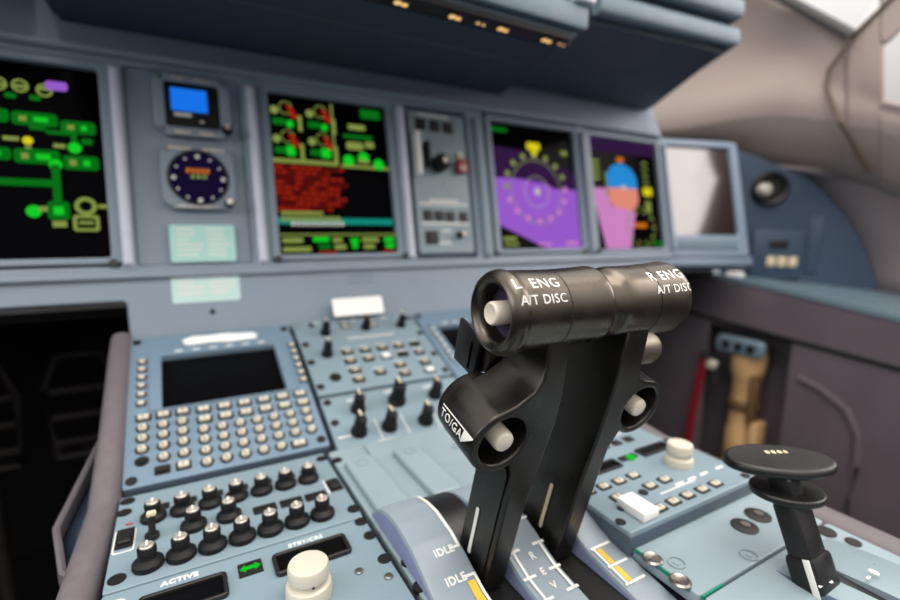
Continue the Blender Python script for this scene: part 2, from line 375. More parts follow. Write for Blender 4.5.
# ================================================================ throttle levers
LA = R(15.6)
def lever(side):
    x_in = -.0315 if side < 0 else .0225     # arm centre line
    lab = ('left black thrust lever with TO/GA side label and L ENG lettered grip' if side < 0 else 'right black thrust lever with R ENG lettered grip, beside the blue display wall')
    lab = ('left black thrust lever, its cylindrical grip lettered L ENG' if side < 0 else 'right black thrust lever, its cylindrical grip lettered R ENG')
    t = thing('throttle_lever', lab, 'lever', (0,.176,.762), (LA,0,0), group='thrust levers')
    # local frame: x across, y = forward (d), z = up along the lever (u)
    toY = Matrix(((1,0,0,0),(0,0,-1,0),(0,1,0,0),(0,0,0,1)))   # plate drawn in (x,u), thickness along -y
    if side < 0:
        hx, hz = -.0512, -.0592
        out = [(-.0222,-.009),(-.0215,-.020),(-.0205,-.035),(-.0196,-.053),(-.0222,-.080),(-.0242,-.100),(-.0250,-.115),(-.0250,-.172),
               (-.0398,-.172),(-.0398,-.100),(-.0390,-.080)]
        for k in range(0, 24):
            a = R(-52-k*9.3); 
            if -52-k*9.3 < -265: break
            out.append((hx+.0185*math.cos(a), hz+.0178*math.sin(a)))
        out += [(-.0480,-.0396),(-.0440,-.0368),(-.0390,-.0335),(-.0360,-.0285),(-.0352,-.022),(-.0362,-.014),(-.0378,-.009)]
    else:
        hx, hz = .0450, -.0602
        out = [(.0148,-.009),(.0160,-.025),(.0168,-.045),(.0166,-.070),(.0150,-.100),(.0142,-.120),(.0142,-.172),
               (.0292,-.172),(.0292,-.100),(.0296,-.084)]
        for k in range(0, 24):
            d = -128+k*9.3
            if d > 82: break
            out.append((hx+.0178*math.cos(R(d)), hz+.0178*math.sin(R(d))))
        out += [(.0420,-.0412),(.0375,-.0395),(.0345,-.0360),(.0335,-.030),(.0325,-.018),(.0312,-.009)]
    b = BM()
    hole = ell(hx, hz, .0136, n=40)
    plate(b, [out, hole], -.0105 if side < 0 else -.0185, .0205, .0016, mtx=toY, seg=3)
    for v in b.verts:
        if v.co.z > -.034 and v.co.y < 0:
            v.co.y += .0050*min(1, (v.co.z+.034)/.024); v.co.x += (.0036 if side < 0 else .0058)*min(1, max(0, (v.co.z+.034)/.024))
    # longer barrel of the button housing
    plate(b, [ell(hx, hz, .0179, n=48), ell(hx, hz, .0136, n=48)], -.016, .0190, .0025, mtx=toY, seg=4)
    obj('lever_arm', b, 'lever', t)
    b = BM(); lathe(b, [(0,-.0065),(.0139,-.0065),(.0139,.012),(0,.012)], (hx,0,hz), axis='Y', n=32); obj('button_recess', b, 'holeblk', t)
    # round button
    b = BM(); lathe(b, [(0,-.005),(.0056,-.005),(.0056,-.0178),(.0050,-.0192),(.0046,-.0195),(0,-.0195)], (hx+.0018,0,hz-.0016), axis='Y', n=32); obj('go_around_button', b, 'button', t, label='cream round button in a black recess')
    # index mark on the outer side and recessed side plate
    xs = (-.0398 if side < 0 else .0142)
    b = BM(); toX = Matrix(((0,0,-1,xs-.0003),(1,0,0,0),(0,1,0,0),(0,0,0,1)))
    plate(b, [rrect(-.0170,.0085,-.172,-.0835,.005)], 0, .0007 if side < 0 else .00035, .0003, mtx=toX)
    if side < 0: obj('side_plate', b, 'lever', t)
    else: b.free()
    b = BM()
    mk = [(-.0048,-.1330),(-.0026,-.1335),(.0013,-.1005),(.0010,-.0992),(.0002,-.0985),(-.0008,-.0992),(-.0012,-.1005)]
    if side < 0: mk = [(x-.0036+.004, z+.0005) for x, z in [(-.0035,-.1350),(-.0015,-.1350),(.0004,-.0985),(-.0006,-.0975),(-.0016,-.0985)]]
    sx = -.0012
    y0, y1 = (-.0100, -.0078)
    # straight rounded bar
    def bar(p, q, w):
        p, q = Vector(p), Vector(q); d = (q-p).normalized(); s = Vector((-d.y, d.x))
        pts = []
        a0 = math.atan2(d.y, d.x)
        for c, st in ((q, a0-PI/2), (p, a0+PI/2)):
            for k in range(7): a = st+PI*k/6; pts.append((c.x+w*math.cos(a), c.y+w*math.sin(a)))
        return pts
    if side < 0: plate(b, [bar((-.0022,-.1575),(-.0017,-.1245),.0013)], .0009, .0015, .0002, mtx=toX)
    else: plate(b, [bar((-.0025,-.1585),(-.0020,-.1248),.0013)], .0003, .0009, .0002, mtx=toX)
    obj('index_mark', b, 'white' if side < 0 else 'inkcream', t, label='white index line' if side < 0 else 'cream index line')
    # piggyback reverse lever ahead of the arm
    b = BM()
    if side < 0:
        box(b, -.0480,-.0455,.018,.040,-.048,-.022,.0012); box(b, -.0480,-.0220,.020,.028,-.048,-.026,.003)
        obj('reverse_lever', b, 'black', t)
        b = BM(); box(b, -.0440,-.026,.012,.020,-.044,-.018,.003); obj('reverse_lever_pad', b, 'grip', t)
    else:
        lathe(b, [(0,.026),(.0150,.026),(.0140,.036),(.0105,.050),(.0095,.058),(.0100,.064),(.0085,.069),(.005,.071),(0,.071)], (0,.002,-.0350), axis='X', n=32)
        obj('reverse_lever', b, 'duskmetal', t, label='pale metallic reverse lever knob')
    # grip: lathe along x
    if side < 0:
        x0, x1, xc = -.0585, .0020, -.0262
        prof = [(.0122,x0+.010),(.0125,x0+.0055),(.0132,x0+.0026),(.0146,x0+.0006),(.0163,x0),(.0181,x0+.0008),(.0195,x0+.0028),(.0201,x0+.0050),(.0199,x0+.0068),(.0194,x0+.0080),(.0193,x0+.0088),(.0194,x0+.012),(.0191,x0+.022),(.0189,xc-.0004)]
        prof2 = [(.0189,xc+.0004),(.0190,xc+.008),(.0195,x1-.006),(.0197,x1-.003),(.0196,x1-.0012),(.0190,x1-.0002),(.0165,x1),(0,x1)]
    else:
        x0, x1, xc = .0024, .0605, .0358
        prof2 = [(0,x0),(.0150,x0),(.0160,x0+.0060),(.0172,x0+.0075),(.0184,x0+.0095),(.0189,x0+.0125),(.0189,x0+.018),(.0190,xc-.0004)]
        prof = [(.0190,xc+.0004),(.0194,xc+.008),(.0201,x1-.006),(.0203,x1-.0035),(.0195,x1-.001),(.0170,x1),(.0130,x1-.001),(.0122,x1-.004),(.0118,x1-.013)]
    b = BM(); lathe(b, prof, axis='X', n=72); obj('grip_end', b, 'grip', t)
    b = BM(); lathe(b, prof2, axis='X', n=72); obj('grip', b, 'grip', t)
    b = BM(); lathe(b, [(.0186,xc-.001),(.01885,xc-.001),(.01885,xc+.001),(.0186,xc+.001)], axis='X', n=72); obj('grip_seam', b, 'seam', t)
    xi = x0+.0098 if side < 0 else x1-.0125
    b = BM(); lathe(b, [(0,xi),(.0124,xi),(.0124,xi-side*.004),(0,xi-side*.004)], axis='X', n=40); obj('button_recess', b, 'hole', t)
    sg = side
    xb = x0 if side < 0 else x1
    b = BM(); lathe(b, [(0,xi),(.0056,xi),(.0056,xb-sg*.0010),(.0050,xb+sg*.0000),(.0047,xb+sg*.0002),(.0044,xb+sg*.0000),(0,xb+sg*.0000)], axis='X', n=32)
    obj('disconnect_button', b, 'button', t, label='cream round button in the grip end')
    # lettering wrapped round the grip
    def wrap(s, size, xc_, th, bold):
        me = text_me(s, size, th=.00005, bold=bold); bb = BM(); bb.from_mesh(me); bpy.data.meshes.remove(me)
        bmesh.ops.subdivide_edges(bb, edges=[e for e in bb.edges if e.calc_length() > .0008], cuts=2)
        for v in bb.verts:
            r = (.0200 if side < 0 else .0206)+v.co.z
            xx = xc_+v.co.x
            # follow the waisted profile
            pr = sorted([(h, q) for q, h in prof if q > .0184] + [(h, q) for q, h in prof2 if q > .0184])
            rad = pr[0][1]
            for (ha, qa), (hb, qb) in zip(pr, pr[1:]):
                if ha <= xx <= hb: rad = qa+(qb-qa)*(xx-ha)/max(1e-6, hb-ha)
            r = rad+.00012+v.co.z
            a = th+v.co.y/.0195
            # angle measured from aft (-y) upward
            v.co = Vector((xx, -r*math.cos(a), r*math.sin(a)))
        return bb
    if side < 0: A = [('L  ENG', .0080, -.0430, R(64), .0), ('A/T DISC', .0062, -.0420, R(40), .0)]
    else: A = [('R ENG', .0084, .0440, R(63), .00008), ('A/T DISC', .0062, .0465, R(39), .00006)]
    b = BM()
    for s, sz, xx, th, bo in A:
        q = wrap(s, sz, xx, th, bo); me = bpy.data.meshes.new('q'); q.to_mesh(me); q.free(); merge(b, me); bpy.data.meshes.remove(me)
    obj('grip_lettering', b, 'white', t, smooth=False)
    if side < 0:
        # TO/GA arrow label wrapped on the outside of the housing
        b = BM()
        plate(b, [[(-.0150,.0036),(-.0148,.0030),(.0082,.0030),(.0076,-.0038),(.0165,.0030),(.0162,.0036)]], 0, .0002)
        text(b, 'TO/GA', -.0036, -.0008, .0001, .0066, bold=.00002)
        bmesh.ops.subdivide_edges(b, edges=[e for e in b.edges if e.calc_length() > .0015], cuts=3)
        for v in b.verts:
            rr = .0180+v.co.z; a = R(172)-v.co.y/.0180
            # label runs from the front of the housing (text start) towards the pilot
            v.co = Vector((hx+(rr+.0007)*math.cos(a), -.0045-v.co.x*.92, hz+rr*math.sin(a)))
            v.co.x += -.0002
        obj('arrow_label', b, 'white', t, smooth=False, label='white TO/GA arrow label')
    return t
lever(-1); lever(1)

# ================================================================ flap lever
fl = thing('flap_lever', 'black flap lever with flat oval paddle on top at the right rear of the pedestal', 'lever', (.126,.107,.600), (-R(24),0,0))
b = BM(); box(b, -.009,.009,-.007,.007,-.012,.048,.003); obj('lever_stem', b, 'black', fl)
b = BM(); box(b, -.0105,.0105,-.0085,.0085,-.010,.018,.003); obj('stem_sleeve', b, 'black', fl)
b = BM(); box(b, -.0111,-.0104,-.0060,-.0025,-.004,.0175,.0002); obj('index_mark', b, 'white', fl, label='white index line')
b = BM(); plate(b, [ell(.000,.0,.0205,.0165,n=48)], -.0022, .0022, .0015, seg=3, mtx=Matrix.Translation((.003,.002,.051)) @ Matrix.Rotation(R(24),4,'X') @ Matrix.Rotation(R(-36),4,'Z')); obj('lower_collar', b, 'black', fl)
b = BM(); box(b, -.006,.006,-.006,.006,.048,.0655,.001); obj('stem_neck', b, 'black', fl)
b = BM(); box(b, -.0072,-.0052,-.0072,-.006,.059,.0625,.0002); obj('detent_pin', b, 'metal', fl)
b = BM()
plate(b, [[(x, y) for x, y in ell(0,0,.0315,.0180,n=56)]], -.003, .003, .0026, seg=4)
for v in b.verts: v.co.z += (-2.2*v.co.x**2 if v.co.x < 0 else .06*v.co.x)
bmesh.ops.transform(b, verts=b.verts, matrix=Matrix.Translation((.004,.002,.0680)) @ Matrix.Rotation(R(26),4,'X') @ Matrix.Rotation(R(-36),4,'Z'))
obj('paddle', b, 'black', fl)
b = BM()
for k in range(4): box(b, -.006+k*.004, -.0035+k*.004, .003+k*.0008, .0062+k*.0008, .0029, .0035, .0002)
bmesh.ops.transform(b, verts=b.verts, matrix=Matrix.Translation((.004,.002,.0680)) @ Matrix.Rotation(R(26),4,'X') @ Matrix.Rotation(R(-36),4,'Z'))
obj('paddle_lettering', b, 'inkcream', fl)
fq = thing('flap_quadrant', 'low curved blue plate with white detent marks under the flap lever', 'lever plate', (.15,.09,.6))
b = BM()
rows = []
for k in range(21):
    y = -.12+.155*k/20; z = .0065*math.sin(PI*min(1, k/20))
    rows.append([(-.035,y,-.001),(-.034,y,z-.0012),(-.032,y,z),(-.015,y,z+.0004)] )
grid(b, rows)
for f in b.faces: f.material_index = 1 if f.calc_center_median().x < -.033 else 0
rows = []
for k in range(21):
    y = -.12+.155*k/20; z = .0065*math.sin(PI*min(1, k/20))
    rows.append([(-.004,y,-.001),(-.004,y,z),(.032,y,z),(.034,y,z-.0012),(.035,y,-.001)])
grid(b, rows)
obj('curved_cover', b, ['plate','bluepan'], fq)
b = BM(); box(b, -.0145,-.0045,-.118,.030,-.002,.0012); obj('lever_slot', b, 'ink', fq, smooth=False)
b = BM()
for (s_, x, y) in (('0', .006,.002),('1',.012,-.014),('2',.012,-.032),('0',-.025,.012)):
    text(b, s_, x, y, .0072, .007, bold=.0002); box(b, x-.010, x-.006, y-.0006, y+.0006, .0066, .0072)
obj('detent_lettering', b, 'white', fq, smooth=False)

# ================================================================ front-section units
def knob_part(parent, x, y, z, r=.0085, h=.02, cap=.0045, label=None, m='knob', name='knob'):
    b = BM(); lathe(b, [(0,z),(r*.95,z),(r,z+h*.08),(r*.97,z+h*.26),(r*.80,z+h*.36),(cap*1.05,z+h*.44),(cap*.95,z+h*.60),(cap*1.12,z+h*.66),(cap*1.12,z+h-.001),(cap,z+h),(0,z+h)], (x,y,0), n=22)
    o = obj(name, b, m, parent)
    b = BM(); cyl(b, x, y, z+h-.0002, z+h+.0010, cap*.86, .0004, n=18); obj('knob_cap', b, 'knobcap', o, label='pale metallic cap')
    b = BM(); box(b, x-.0005, x+.0005, y-cap*.2, y+cap*.8, z+h+.0008, z+h+.0014); obj('pointer_mark', b, 'white', o)
    return o
def pointer_knob(parent, x, y, z, r=.007, h=.017):
    b = BM(); lathe(b, [(0,z),(r,z),(r*.95,z+.004),(r*.75,z+.006),(r*.7,z+h-.001),(r*.6,z+h),(0,z+h)], (x,y,0), n=22)
    box(b, x-r*.28, x+r*.28, y-r*.9, y+r*.9, z+.005, z+h+.002, .0006)
    o = obj('rotary_knob', b, 'knob', parent)
    b = BM(); box(b, x-.0009, x+.0009, y+r*.1, y+r*.95, z+h+.0015, z+h+.003); box(b, x-.0009,x+.0009,y+r*.88,y+r*1.02,z+.009,z+h+.002); obj('pointer_mark', b, 'inkcream', o)
    return o
def keys(parent, pts, z, w, d, h=.0035, rnd=False, m='key', rim=True, name='key', cs=.8):
    for x, y in pts:
        if rim:
            bb = BM()
            if rnd: plate(bb, [ell(x,y,w+.0010,n=18)], z-.0005, z+.0006)
            else: plate(bb, [rrect(x-w-.0008,x+w+.0008,y-d-.0008,y+d+.0008,.0012,3)], z-.0005, z+.0006)
        w0, d0 = w, d; w, d = w*cs, (d*cs*.93 if d else 0)
        b = BM()
        if rnd: lathe(b, [(0,z),(w,z),(w,z+h*.7),(w*.8,z+h),(0,z+h)], (x,y,0), n=16)
        else: box(b, x-w,x+w,y-d,y+d,z,z+h,.0007,seg=1)
        o = obj(name, b, m, parent)
        if m == 'key' and name == 'key':
            b = BM(); q = (d or w)*.42; box(b, x-q*.8, x+q*.5, y-q, y-q*.55, z+h, z+h+.0002); box(b, x-q*.8, x-q*.2, y-q, y+q, z+h, z+h+.0002); obj('key_legend', b, 'ink', o, smooth=False)
        if rim: obj('key_surround', bb, 'keyblk', o)
        w, d = w0, d0
def mcdu(x0, x1, label, left=True):
    t = thing('control_display_unit', label, 'control display unit', group='keyboard display units', **FR)
    H = .010; z = H
    sx0, sx1 = (-.2015,-.0935) if left else (.1115,.2195)
    b = BM(); plate(b, [rrect(x0,x1,.0015,.192,.002), rrect(sx0,sx1,.081,.156,.002)], 0, H, .0008); obj('unit_case', b, 'unit', t)
    b = BM(); plate(b, [rrect(sx0-.001,sx1+.001,.080,.157,.002)], .003, .005); obj('unit_screen', b, 'screenoff', t)
    b = BM(); plate(b, [rrect(sx0-.010,sx1+.010,.0795,.166,.004), rrect(sx0,sx1,.081,.156,.002)], H, H+.0018, .0006); obj('screen_bezel', b, 'unit', t)
    dx = x0+.228
    P = lambda l: [(x+dx, y) for x, y in l]
    keys(t, P([(x,v) for x in (-.217,-.0745) for v in (.151,.1392,.1274,.1156,.1038,.092)]), z, .0032, .0028, .003, name='line_select_key')
    if left:
        keys(t, P([(x,.0735) for x in (-.2150,-.2000,-.1850)]), z, .0052, .0034)
        keys(t, P([(x,v) for x in (-.2155,-.2005,-.1860) for v in (.0615,.0498,.0378,.0255) if not (x < -.21 and v < .03)]), z, .0041, 0, rnd=True)
        keys(t, P([(-.2155,.0255)]), z, .0041, 0, rnd=True, m='keyblk'); keys(t, P([(-.2015,.0128)]), z, .0048,.0036, m='keyblk'); keys(t, P([(-.1868,.0128)]), z, .0048,.0036)
        keys(t, P([(-.1685+.0172*k,v) for k in range(6) for v in (.0722,.0595)]), z, .0056, .0035)
        for i, v in enumerate((.0475,.0358,.0236,.0112)):
            keys(t, P([(-.1700+.01458*k,v) for k in range(7 if i < 3 else 4)]), z, .0042, 0, rnd=True)
        keys(t, P([(-.1117,.0112)]), z, .0042, 0, rnd=True); keys(t, P([(-.0965,.0100)]), z, .0062, .0036)
    quarter_turn(t, [(x0+.006,.184),(x1-.006,.184),(x0+.006,.008),(x1-.006,.010)], z)
    b = BM()
    for k in range(6): box(b, sx0+.012+k*.016, sx0+.019+k*.016, .1605, .1625, H+.0018, H+.0020)
    obj('legend', b, 'white', t, smooth=False)
    return t
mcdu(-.2285,-.0715, 'left keyboard display unit with dark screen and rows of small cream keys')
mcdu(.0925,.2330, 'right keyboard display unit with dark screen, partly hidden behind the left thrust lever', left=False)

# switching panel A+B
t = thing('switch_panel', 'narrow blue switch panel with three black knobs at the head of the pedestal', 'switch panel', **FR)
b = BM(); plate(b, [rrect(-.066,.0900,.1625,.1985,.002)], 0, .008, .0008); obj('panel_plate', b, 'panel', t)
for x, v in ((-.0320,.166),(.0195,.1685),(.0665,.166)): pointer_knob(t, x, v+.004, .008, .0062, .016)
keys(t, [(-.0045,.187),(-.0045,.179),(.0305,.184),(.0305,.176)], .008, .0050, .0024, .002)
quarter_turn(t, [(-.044,.189),(.083,.185)], .008); screws(t, [(-.060,.19)], .0025, .008)
b = BM(); 
for x in (-.045,-.03,.005,.02,.045,.07): box(b, x, x+.009, .1915, .1935, .008, .0082)
obj('legend', b, 'white', t, smooth=False)
t = thing('switch_panel', 'blue panel of small dark pushbuttons in rows between the two keyboard display units', 'switch panel', **FR)
b = BM(); plate(b, [rrect(-.066,.0900,.0660,.1605,.002)], 0, .010, .0008); obj('panel_plate', b, 'panel', t)
pointer_knob(t, -.041, .128, .010, .0066, .017)
b = BM(); lathe(b, [(0,.010),(.0062,.010),(.0062,.0112),(.004,.0112),(.0035,.0104),(0,.0104)], (-.0425,.0885,0), n=24); obj('jack_socket', b, 'keyblk', t)
K = [(-.0175+.0213*k, .1275) for k in range(5)]+[(-.0190+.0215*k, .1115) for k in range(5)]+[(-.0187,.0945),(-.0190,.0800),(.0078,.0865),(.0345,.0930),(.0345,.0785),(.0660,.0920)]
keys(t, [k for i, k in enumerate(K) if i not in (4, 7, 8)], .010, .0060, .0040, .0020, m='keyblk', cs=.9)
b = BM()
for i, (x, v) in enumerate(K):
    if i not in (4,7,8): box(b, x-.0035, x+.0035, v-.0012, v+.0012, .0120, .0123)
obj('key_lettering', b, 'inkcream', t, smooth=False)
keys(t, [K[4], K[8]], .010, .0062, .0040, .0025, m='keyblk'); keys(t, [K[7], (.0655,.0775)], .010, .0060, .0042, .003, m='white')
quarter_turn(t, [(-.060,.150),(-.061,.118),(-.061,.078),(.084,.148),(.084,.105),(.084,.074)], .010, .0042)
b = BM()
for i, (x, v) in enumerate(K): box(b, x-.006, x+.006, v+.0068, v+.0080, .010, .0102)
for v in (.152,): box(b, -.01,.05,v,v+.0015,.010,.0102)
obj('legend', b, 'white', t, smooth=False)
t = thing('lighting_panel', 'pale blue panel with six black pointer knobs just ahead of the throttle quadrant', 'control panel', **FR)
b = BM(); plate(b, [rrect(-.066,.0900,-.0120,.0620,.002)], -.002, .009, .0008); obj('panel_plate', b, 'panel', t)
for x, v, s in ((-.0335,.0385,1),(.0095,.0405,1.25),(.0535,.0385,1),(-.0415,.0100,1.05),(-.0110,.0085,1.05),(.0275,.0065,1.05)):
    pointer_knob(t, x, v, .009, .0078*s, .018*s)
quarter_turn(t, [(-.060,.027),(-.060,.055)], .009, .004)
b = BM()
for x, v in ((-.033,.053),(.009,.056),(.053,.053),(-.02,-.006),(.012,-.0075),(.045,-.006),(-.054,.008),(.07,.02)): box(b, x-.008, x+.008, v-.0007, v+.0007, .009, .0092)
for x in (-.022,.006,.040): box(b, x-.0004, x+.0004, -.004, .022, .009, .0092)
obj('legend', b, 'white', t, smooth=False)

# ================================================================ audio control panel and radio panels (rear section)
t = thing('audio_panel', 'left audio control panel with three rows of black volume knobs with pale caps', 'control panel', (0,0,.5945))
b = BM(); plate(b, [rrect(-.2285,-.0805,.2920,.3960,.002)], -.004, .006, .0008); obj('panel_plate', b, 'panel', t)
z = .006
for x in [-.2065+.01735*k for k in range(7)]: knob_part(t, x, .357, z, .0080, .0122)
for x in [-.2075+.01710*k for k in range(7)]: knob_part(t, x, .306, z, .0084, .0130)
for x in (-.1830,-.1615): knob_part(t, x, .334, z, .0081, .0125)
keys(t, [(-.2035+.01735*k, .3700) for k in range(7)], z, .0055, .0032, .0008, m='holeblk')
keys(t, [(-.1385,.3330),(-.1205,.3325),(-.1030,.3320)], z, .0070, .0040, .0008, m='holeblk')
keys(t, [(-.2215,.3415)], z, .0042, .0100, .003, m='keyblk', name='rocker_switch'); keys(t, [(-.0868,.3400)], z, .0042, .0080, .003, m='keyblk', name='rocker_switch')
b = BM(); plate(b, [rrect(-.2275,-.2160,.3265,.3520,.002), rrect(-.2268,-.2167,.3272,.3513,.002)], z, z+.0003); box(b, -.0935,-.0925,.33,.35,z,z+.0003); obj('legend', b, 'white', t, smooth=False)
b = BM(); box(b, -.2225,-.2185,.3565,.358,z,z+.0006); obj('warning_mark', b, 'redbtn', t)
b = BM(); cyl(b, -.2065,.334,z,z+.003,.0042,n=16); tube(b, [(-.2065,.334,z),(-.2060,.3365,z+.014)], .0022, .0018, n=10); o = obj('toggle_switch', b, 'keyblk', t)
b = BM(); box(b, -.2088,-.2034,.3350,.3385,z+.0135,z+.017,.001); obj('switch_tip', b, 'inkcream', o, label='yellowish switch tip')
quarter_turn(t, [(-.2235,.389),(-.2245,.374),(-.2225,.3015),(-.0845,.386),(-.0835,.303)], z, .0046)
t = thing('radio_panel', 'left radio panel lettered ACTIVE with a green double arrow and ivory tuning knob', 'radio panel', (0,0,.5945))
b = BM(); plate(b, [rrect(-.2285,-.0805,.1900,.2905,.002)], -.004, .006, .0008); obj('panel_plate', b, 'panel', t)
for (x0,x1,y0,y1) in ((-.2110,-.1680,.2570,.2770),(-.1435,-.0985,.2590,.2780)):
    b = BM(); plate(b, [rrect(x0,x1,y0,y1,.003), rrect(x0+.0024,x1-.0024,y0+.0024,y1-.0024,.001)], z, z+.003, .0008); o = obj('readout_window', b, 'keyblk', t)
    b = BM(); plate(b, [rrect(x0+.002,x1-.002,y0+.002,y1-.002,.001)], z-.0005, z+.0006); obj('readout_glass', b, 'screenoff', o)
b = BM(); text(b, 'ACTIVE', -.1915,.2850,z+.0001,.0052,bold=.0002); text(b, 'STBY/CRS', -.1215,.2842,z+.0001,.0046,bold=.0001); 
plate(b, [rrect(-.2265,-.2165,.272,.284,.004), rrect(-.2258,-.2172,.2727,.2833,.0035)], z, z+.0002)
obj('legend', b, 'white', t, smooth=False)
b = BM(); box(b, -.1620,-.1490,.2690,.2800,z,z+.0012); o = obj('transfer_key', b, 'keyblk', t)
b = BM(); plate(b, [[(-.1612,.2745),(-.1582,.2775),(-.1582,.2758),(-.1530,.2758),(-.1530,.2775),(-.1500,.2745),(-.1530,.2715),(-.1530,.2732),(-.1582,.2732),(-.1582,.2715)]], z+.0012, z+.0016); obj('green_arrow', b, 'e_green', o, label='glowing green double arrow')
def ivory_knob(parent, x, y, z, s=1):
    b = BM(); lathe(b, [(0,z),(.0116*s,z),(.0118*s,z+.001),(.0117*s,z+.0065),(.0112*s,z+.0080),(.0090*s,z+.0090),(.0086*s,z+.0100),(.0092*s,z+.0112),(.0102*s,z+.0122),(.0104*s,z+.0180),(.0098*s,z+.0193),(.0088*s,z+.0197),(0,z+.0197)], (x,y,0), n=48)
    o = obj('tuning_knob', b, 'ivory', parent, label='ivory stepped tuning knob')
    b = BM(); box(b, x-.0006,x+.0006,y-.0104*s,y-.0094*s,z+.0112,z+.0126); obj('knob_notch', b, 'ink', o)
ivory_knob(t, -.1300,.2385,z,1.05)
screws(t, [(-.1005,.2420),(-.0870,.2300)], .0026, z); quarter_turn(t, [(-.0840,.2865),(-.0835,.2700),(-.0835,.2450),(-.2235,.2350)], z, .0042)

t = thing('radio_panel', 'right raised radio panel with rows of small keys, white guarded key and ivory knob', 'radio panel', (0,0,.6))
RB = .012
b = BM(); plate(b, [rrect(.0545,.1965,.1790,.2560,.002)], -.002, RB, .001); obj('panel_plate', b, 'panel', t)
b = BM(); box(b, .0540,.1970,.1784,.2566,-.004,RB-.003,.0006); obj('panel_case', b, 'under', t)
keys(t, [(.0655,.2255),(.0809,.2253),(.0965,.2250),(.1126,.2253),(.1117,.2094),(.1290,.2100),(.0782,.2103),(.0936,.1878),(.1090,.1882),(.1249,.1884),(.1415,.1880),(.1579,.1881)], RB, .0046, .0033, .002)
b = BM(); box(b, .0700,.0850,.1815,.2045,RB,RB+.0065,.001); obj('guarded_key', b, 'paper', t, label='white rectangular guard')
b = BM(); box(b, .123,.141,.2440,.2500,RB,RB+.0016,.0005); obj('status_lamp_base', b, 'keyblk', t)
b = BM(); cyl(b, .1330,.2469-.002,RB+.001,RB+.0024,.0036,n=20); obj('green_lamp', b, 'e_green', t, label='glowing green lamp')
for (x0,x1,y0,y1) in ((.146,.182,.2405,.2530),(.085,.118,.2385,.2510)):
    b = BM(); plate(b, [rrect(x0,x1,y0,y1,.002), rrect(x0+.002,x1-.002,y0+.002,y1-.002,.001)], RB, RB+.002, .0005); o = obj('readout_window', b, 'keyblk', t)
    b = BM(); plate(b, [rrect(x0+.001,x1-.001,y0+.001,y1-.001,.001)], RB-.0005, RB+.0006); obj('readout_glass', b, 'screenoff', o)
ivory_knob(t, .1615,.2215,RB-.002,.95)
for q in ((.1000,.2060,.0034),(.0700,.2000,.0026)):
    b = BM(); cyl(b, q[0],q[1],RB,RB+.001,q[2],n=18); obj('panel_hole', b, 'keyblk', t)
b = BM(); box(b, .11,.15,.1985,.1995,RB,RB+.0002); 
for x in (.13,.145,.16,.18): box(b, x, x+.009, .2005,.2025,RB,RB+.0002)
obj('legend', b, 'white', t, smooth=False)
quarter_turn(t, [(.0580,.190),(.190,.252),(.190,.184)], RB, .0034)
t = thing('switch_panel', 'pale blue panel of dark switches ahead of the right radio panel', 'switch panel', (0,0,.6))
b = BM(); plate(b, [rrect(.0545,.1965,.2600,.3940,.002)], -.002, .009, .001); obj('panel_plate', b, 'panel', t)
keys(t, [(.07+.016*k, y) for k in range(7) for y in (.275,.30,.325,.35)], .009, .0046, .0036, .002, m='keyblk')
b = BM()
for y in (.2865,.3115,.3365): box(b, .07,.17,y,y+.0012,.009,.0092)
obj('legend', b, 'white', t, smooth=False)

# ================================================================ main instrument panel
mip = thing('instrument_panel', 'wide blue grey main instrument panel holding the row of displays across the cockpit', 'instrument panel', **MR)
BAYS = [(-.455,-.2318,.070,.288), (-.218,-.1025,.070,.288), (-.0815,.0955,.070,.290), (.112,.2150,.068,.290), (.2450,.4400,.070,.296), (.4620,.6650,.068,.292)]
outl = [(-.62,.0330),(-.2335,.0330),(-.2300,.0300),(-.2295,-.012),(.66,-.012),(.665,.0),(.672,.30),(.655,.352),(-.62,.352)]
b = BM()
plate(b, [outl]+[rrect(*q,.004) for q in BAYS], -.014, 0, .002); obj('fascia', b, 'fascia', mip)
b = BM(); box(b, -.62,.665,.036,.34,-.035,-.0145); obj('panel_backing', b, 'bay', mip, smooth=False)
b = BM(); box(b, -.62,-.2335,.0330,.040,-.016,-.002,.002); obj('lower_lip', b, 'fascia', mip)
for x in (-.2255,-.0915,.1035,.2300,.4510,.6700):
    b = BM(); w = .0055
    rows = []
    for v in (.066,.072,.28,.286):
        e = 0 if v in (.066,.286) else .008
        rows.append([(x-w,v,-.001),(x-w*.8,v,e*.75),(x-w*.35,v,e),(x+w*.35,v,e),(x+w*.8,v,e*.75),(x+w,v,-.001)])
    grid(b, rows); obj('pillar', b, 'ridge' if x < .15 else 'fascia', mip)
b = BM(); box(b, -.62,.66,.2935,.3010,-.002,.010,.003); obj('upper_rib', b, 'fascia', mip)
b = BM(); box(b, -.62,.66,.0560,.0620,-.002,.006,.002); obj('lower_rib', b, 'fascia', mip)
b = BM(); cyl(b, -.150,.0155,-.001,.0008,.003,n=16); obj('panel_hole', b, 'holeblk', mip)
for x in (-.2385,.0945,-.074,.2480,.4360,.467):
    b = BM(); lathe(b, [(0,0),(.0042,0),(.0042,.004),(.003,.005),(0,.005)], (x,.0735,0), n=16); obj('latch', b, 'smoke', mip)
b = BM(); plate(b, [rrect(-.2175,-.1030,.0705,.2875,.004)], -.010, -.0045, .001); obj('bay_plate', b, 'fascia', mip)
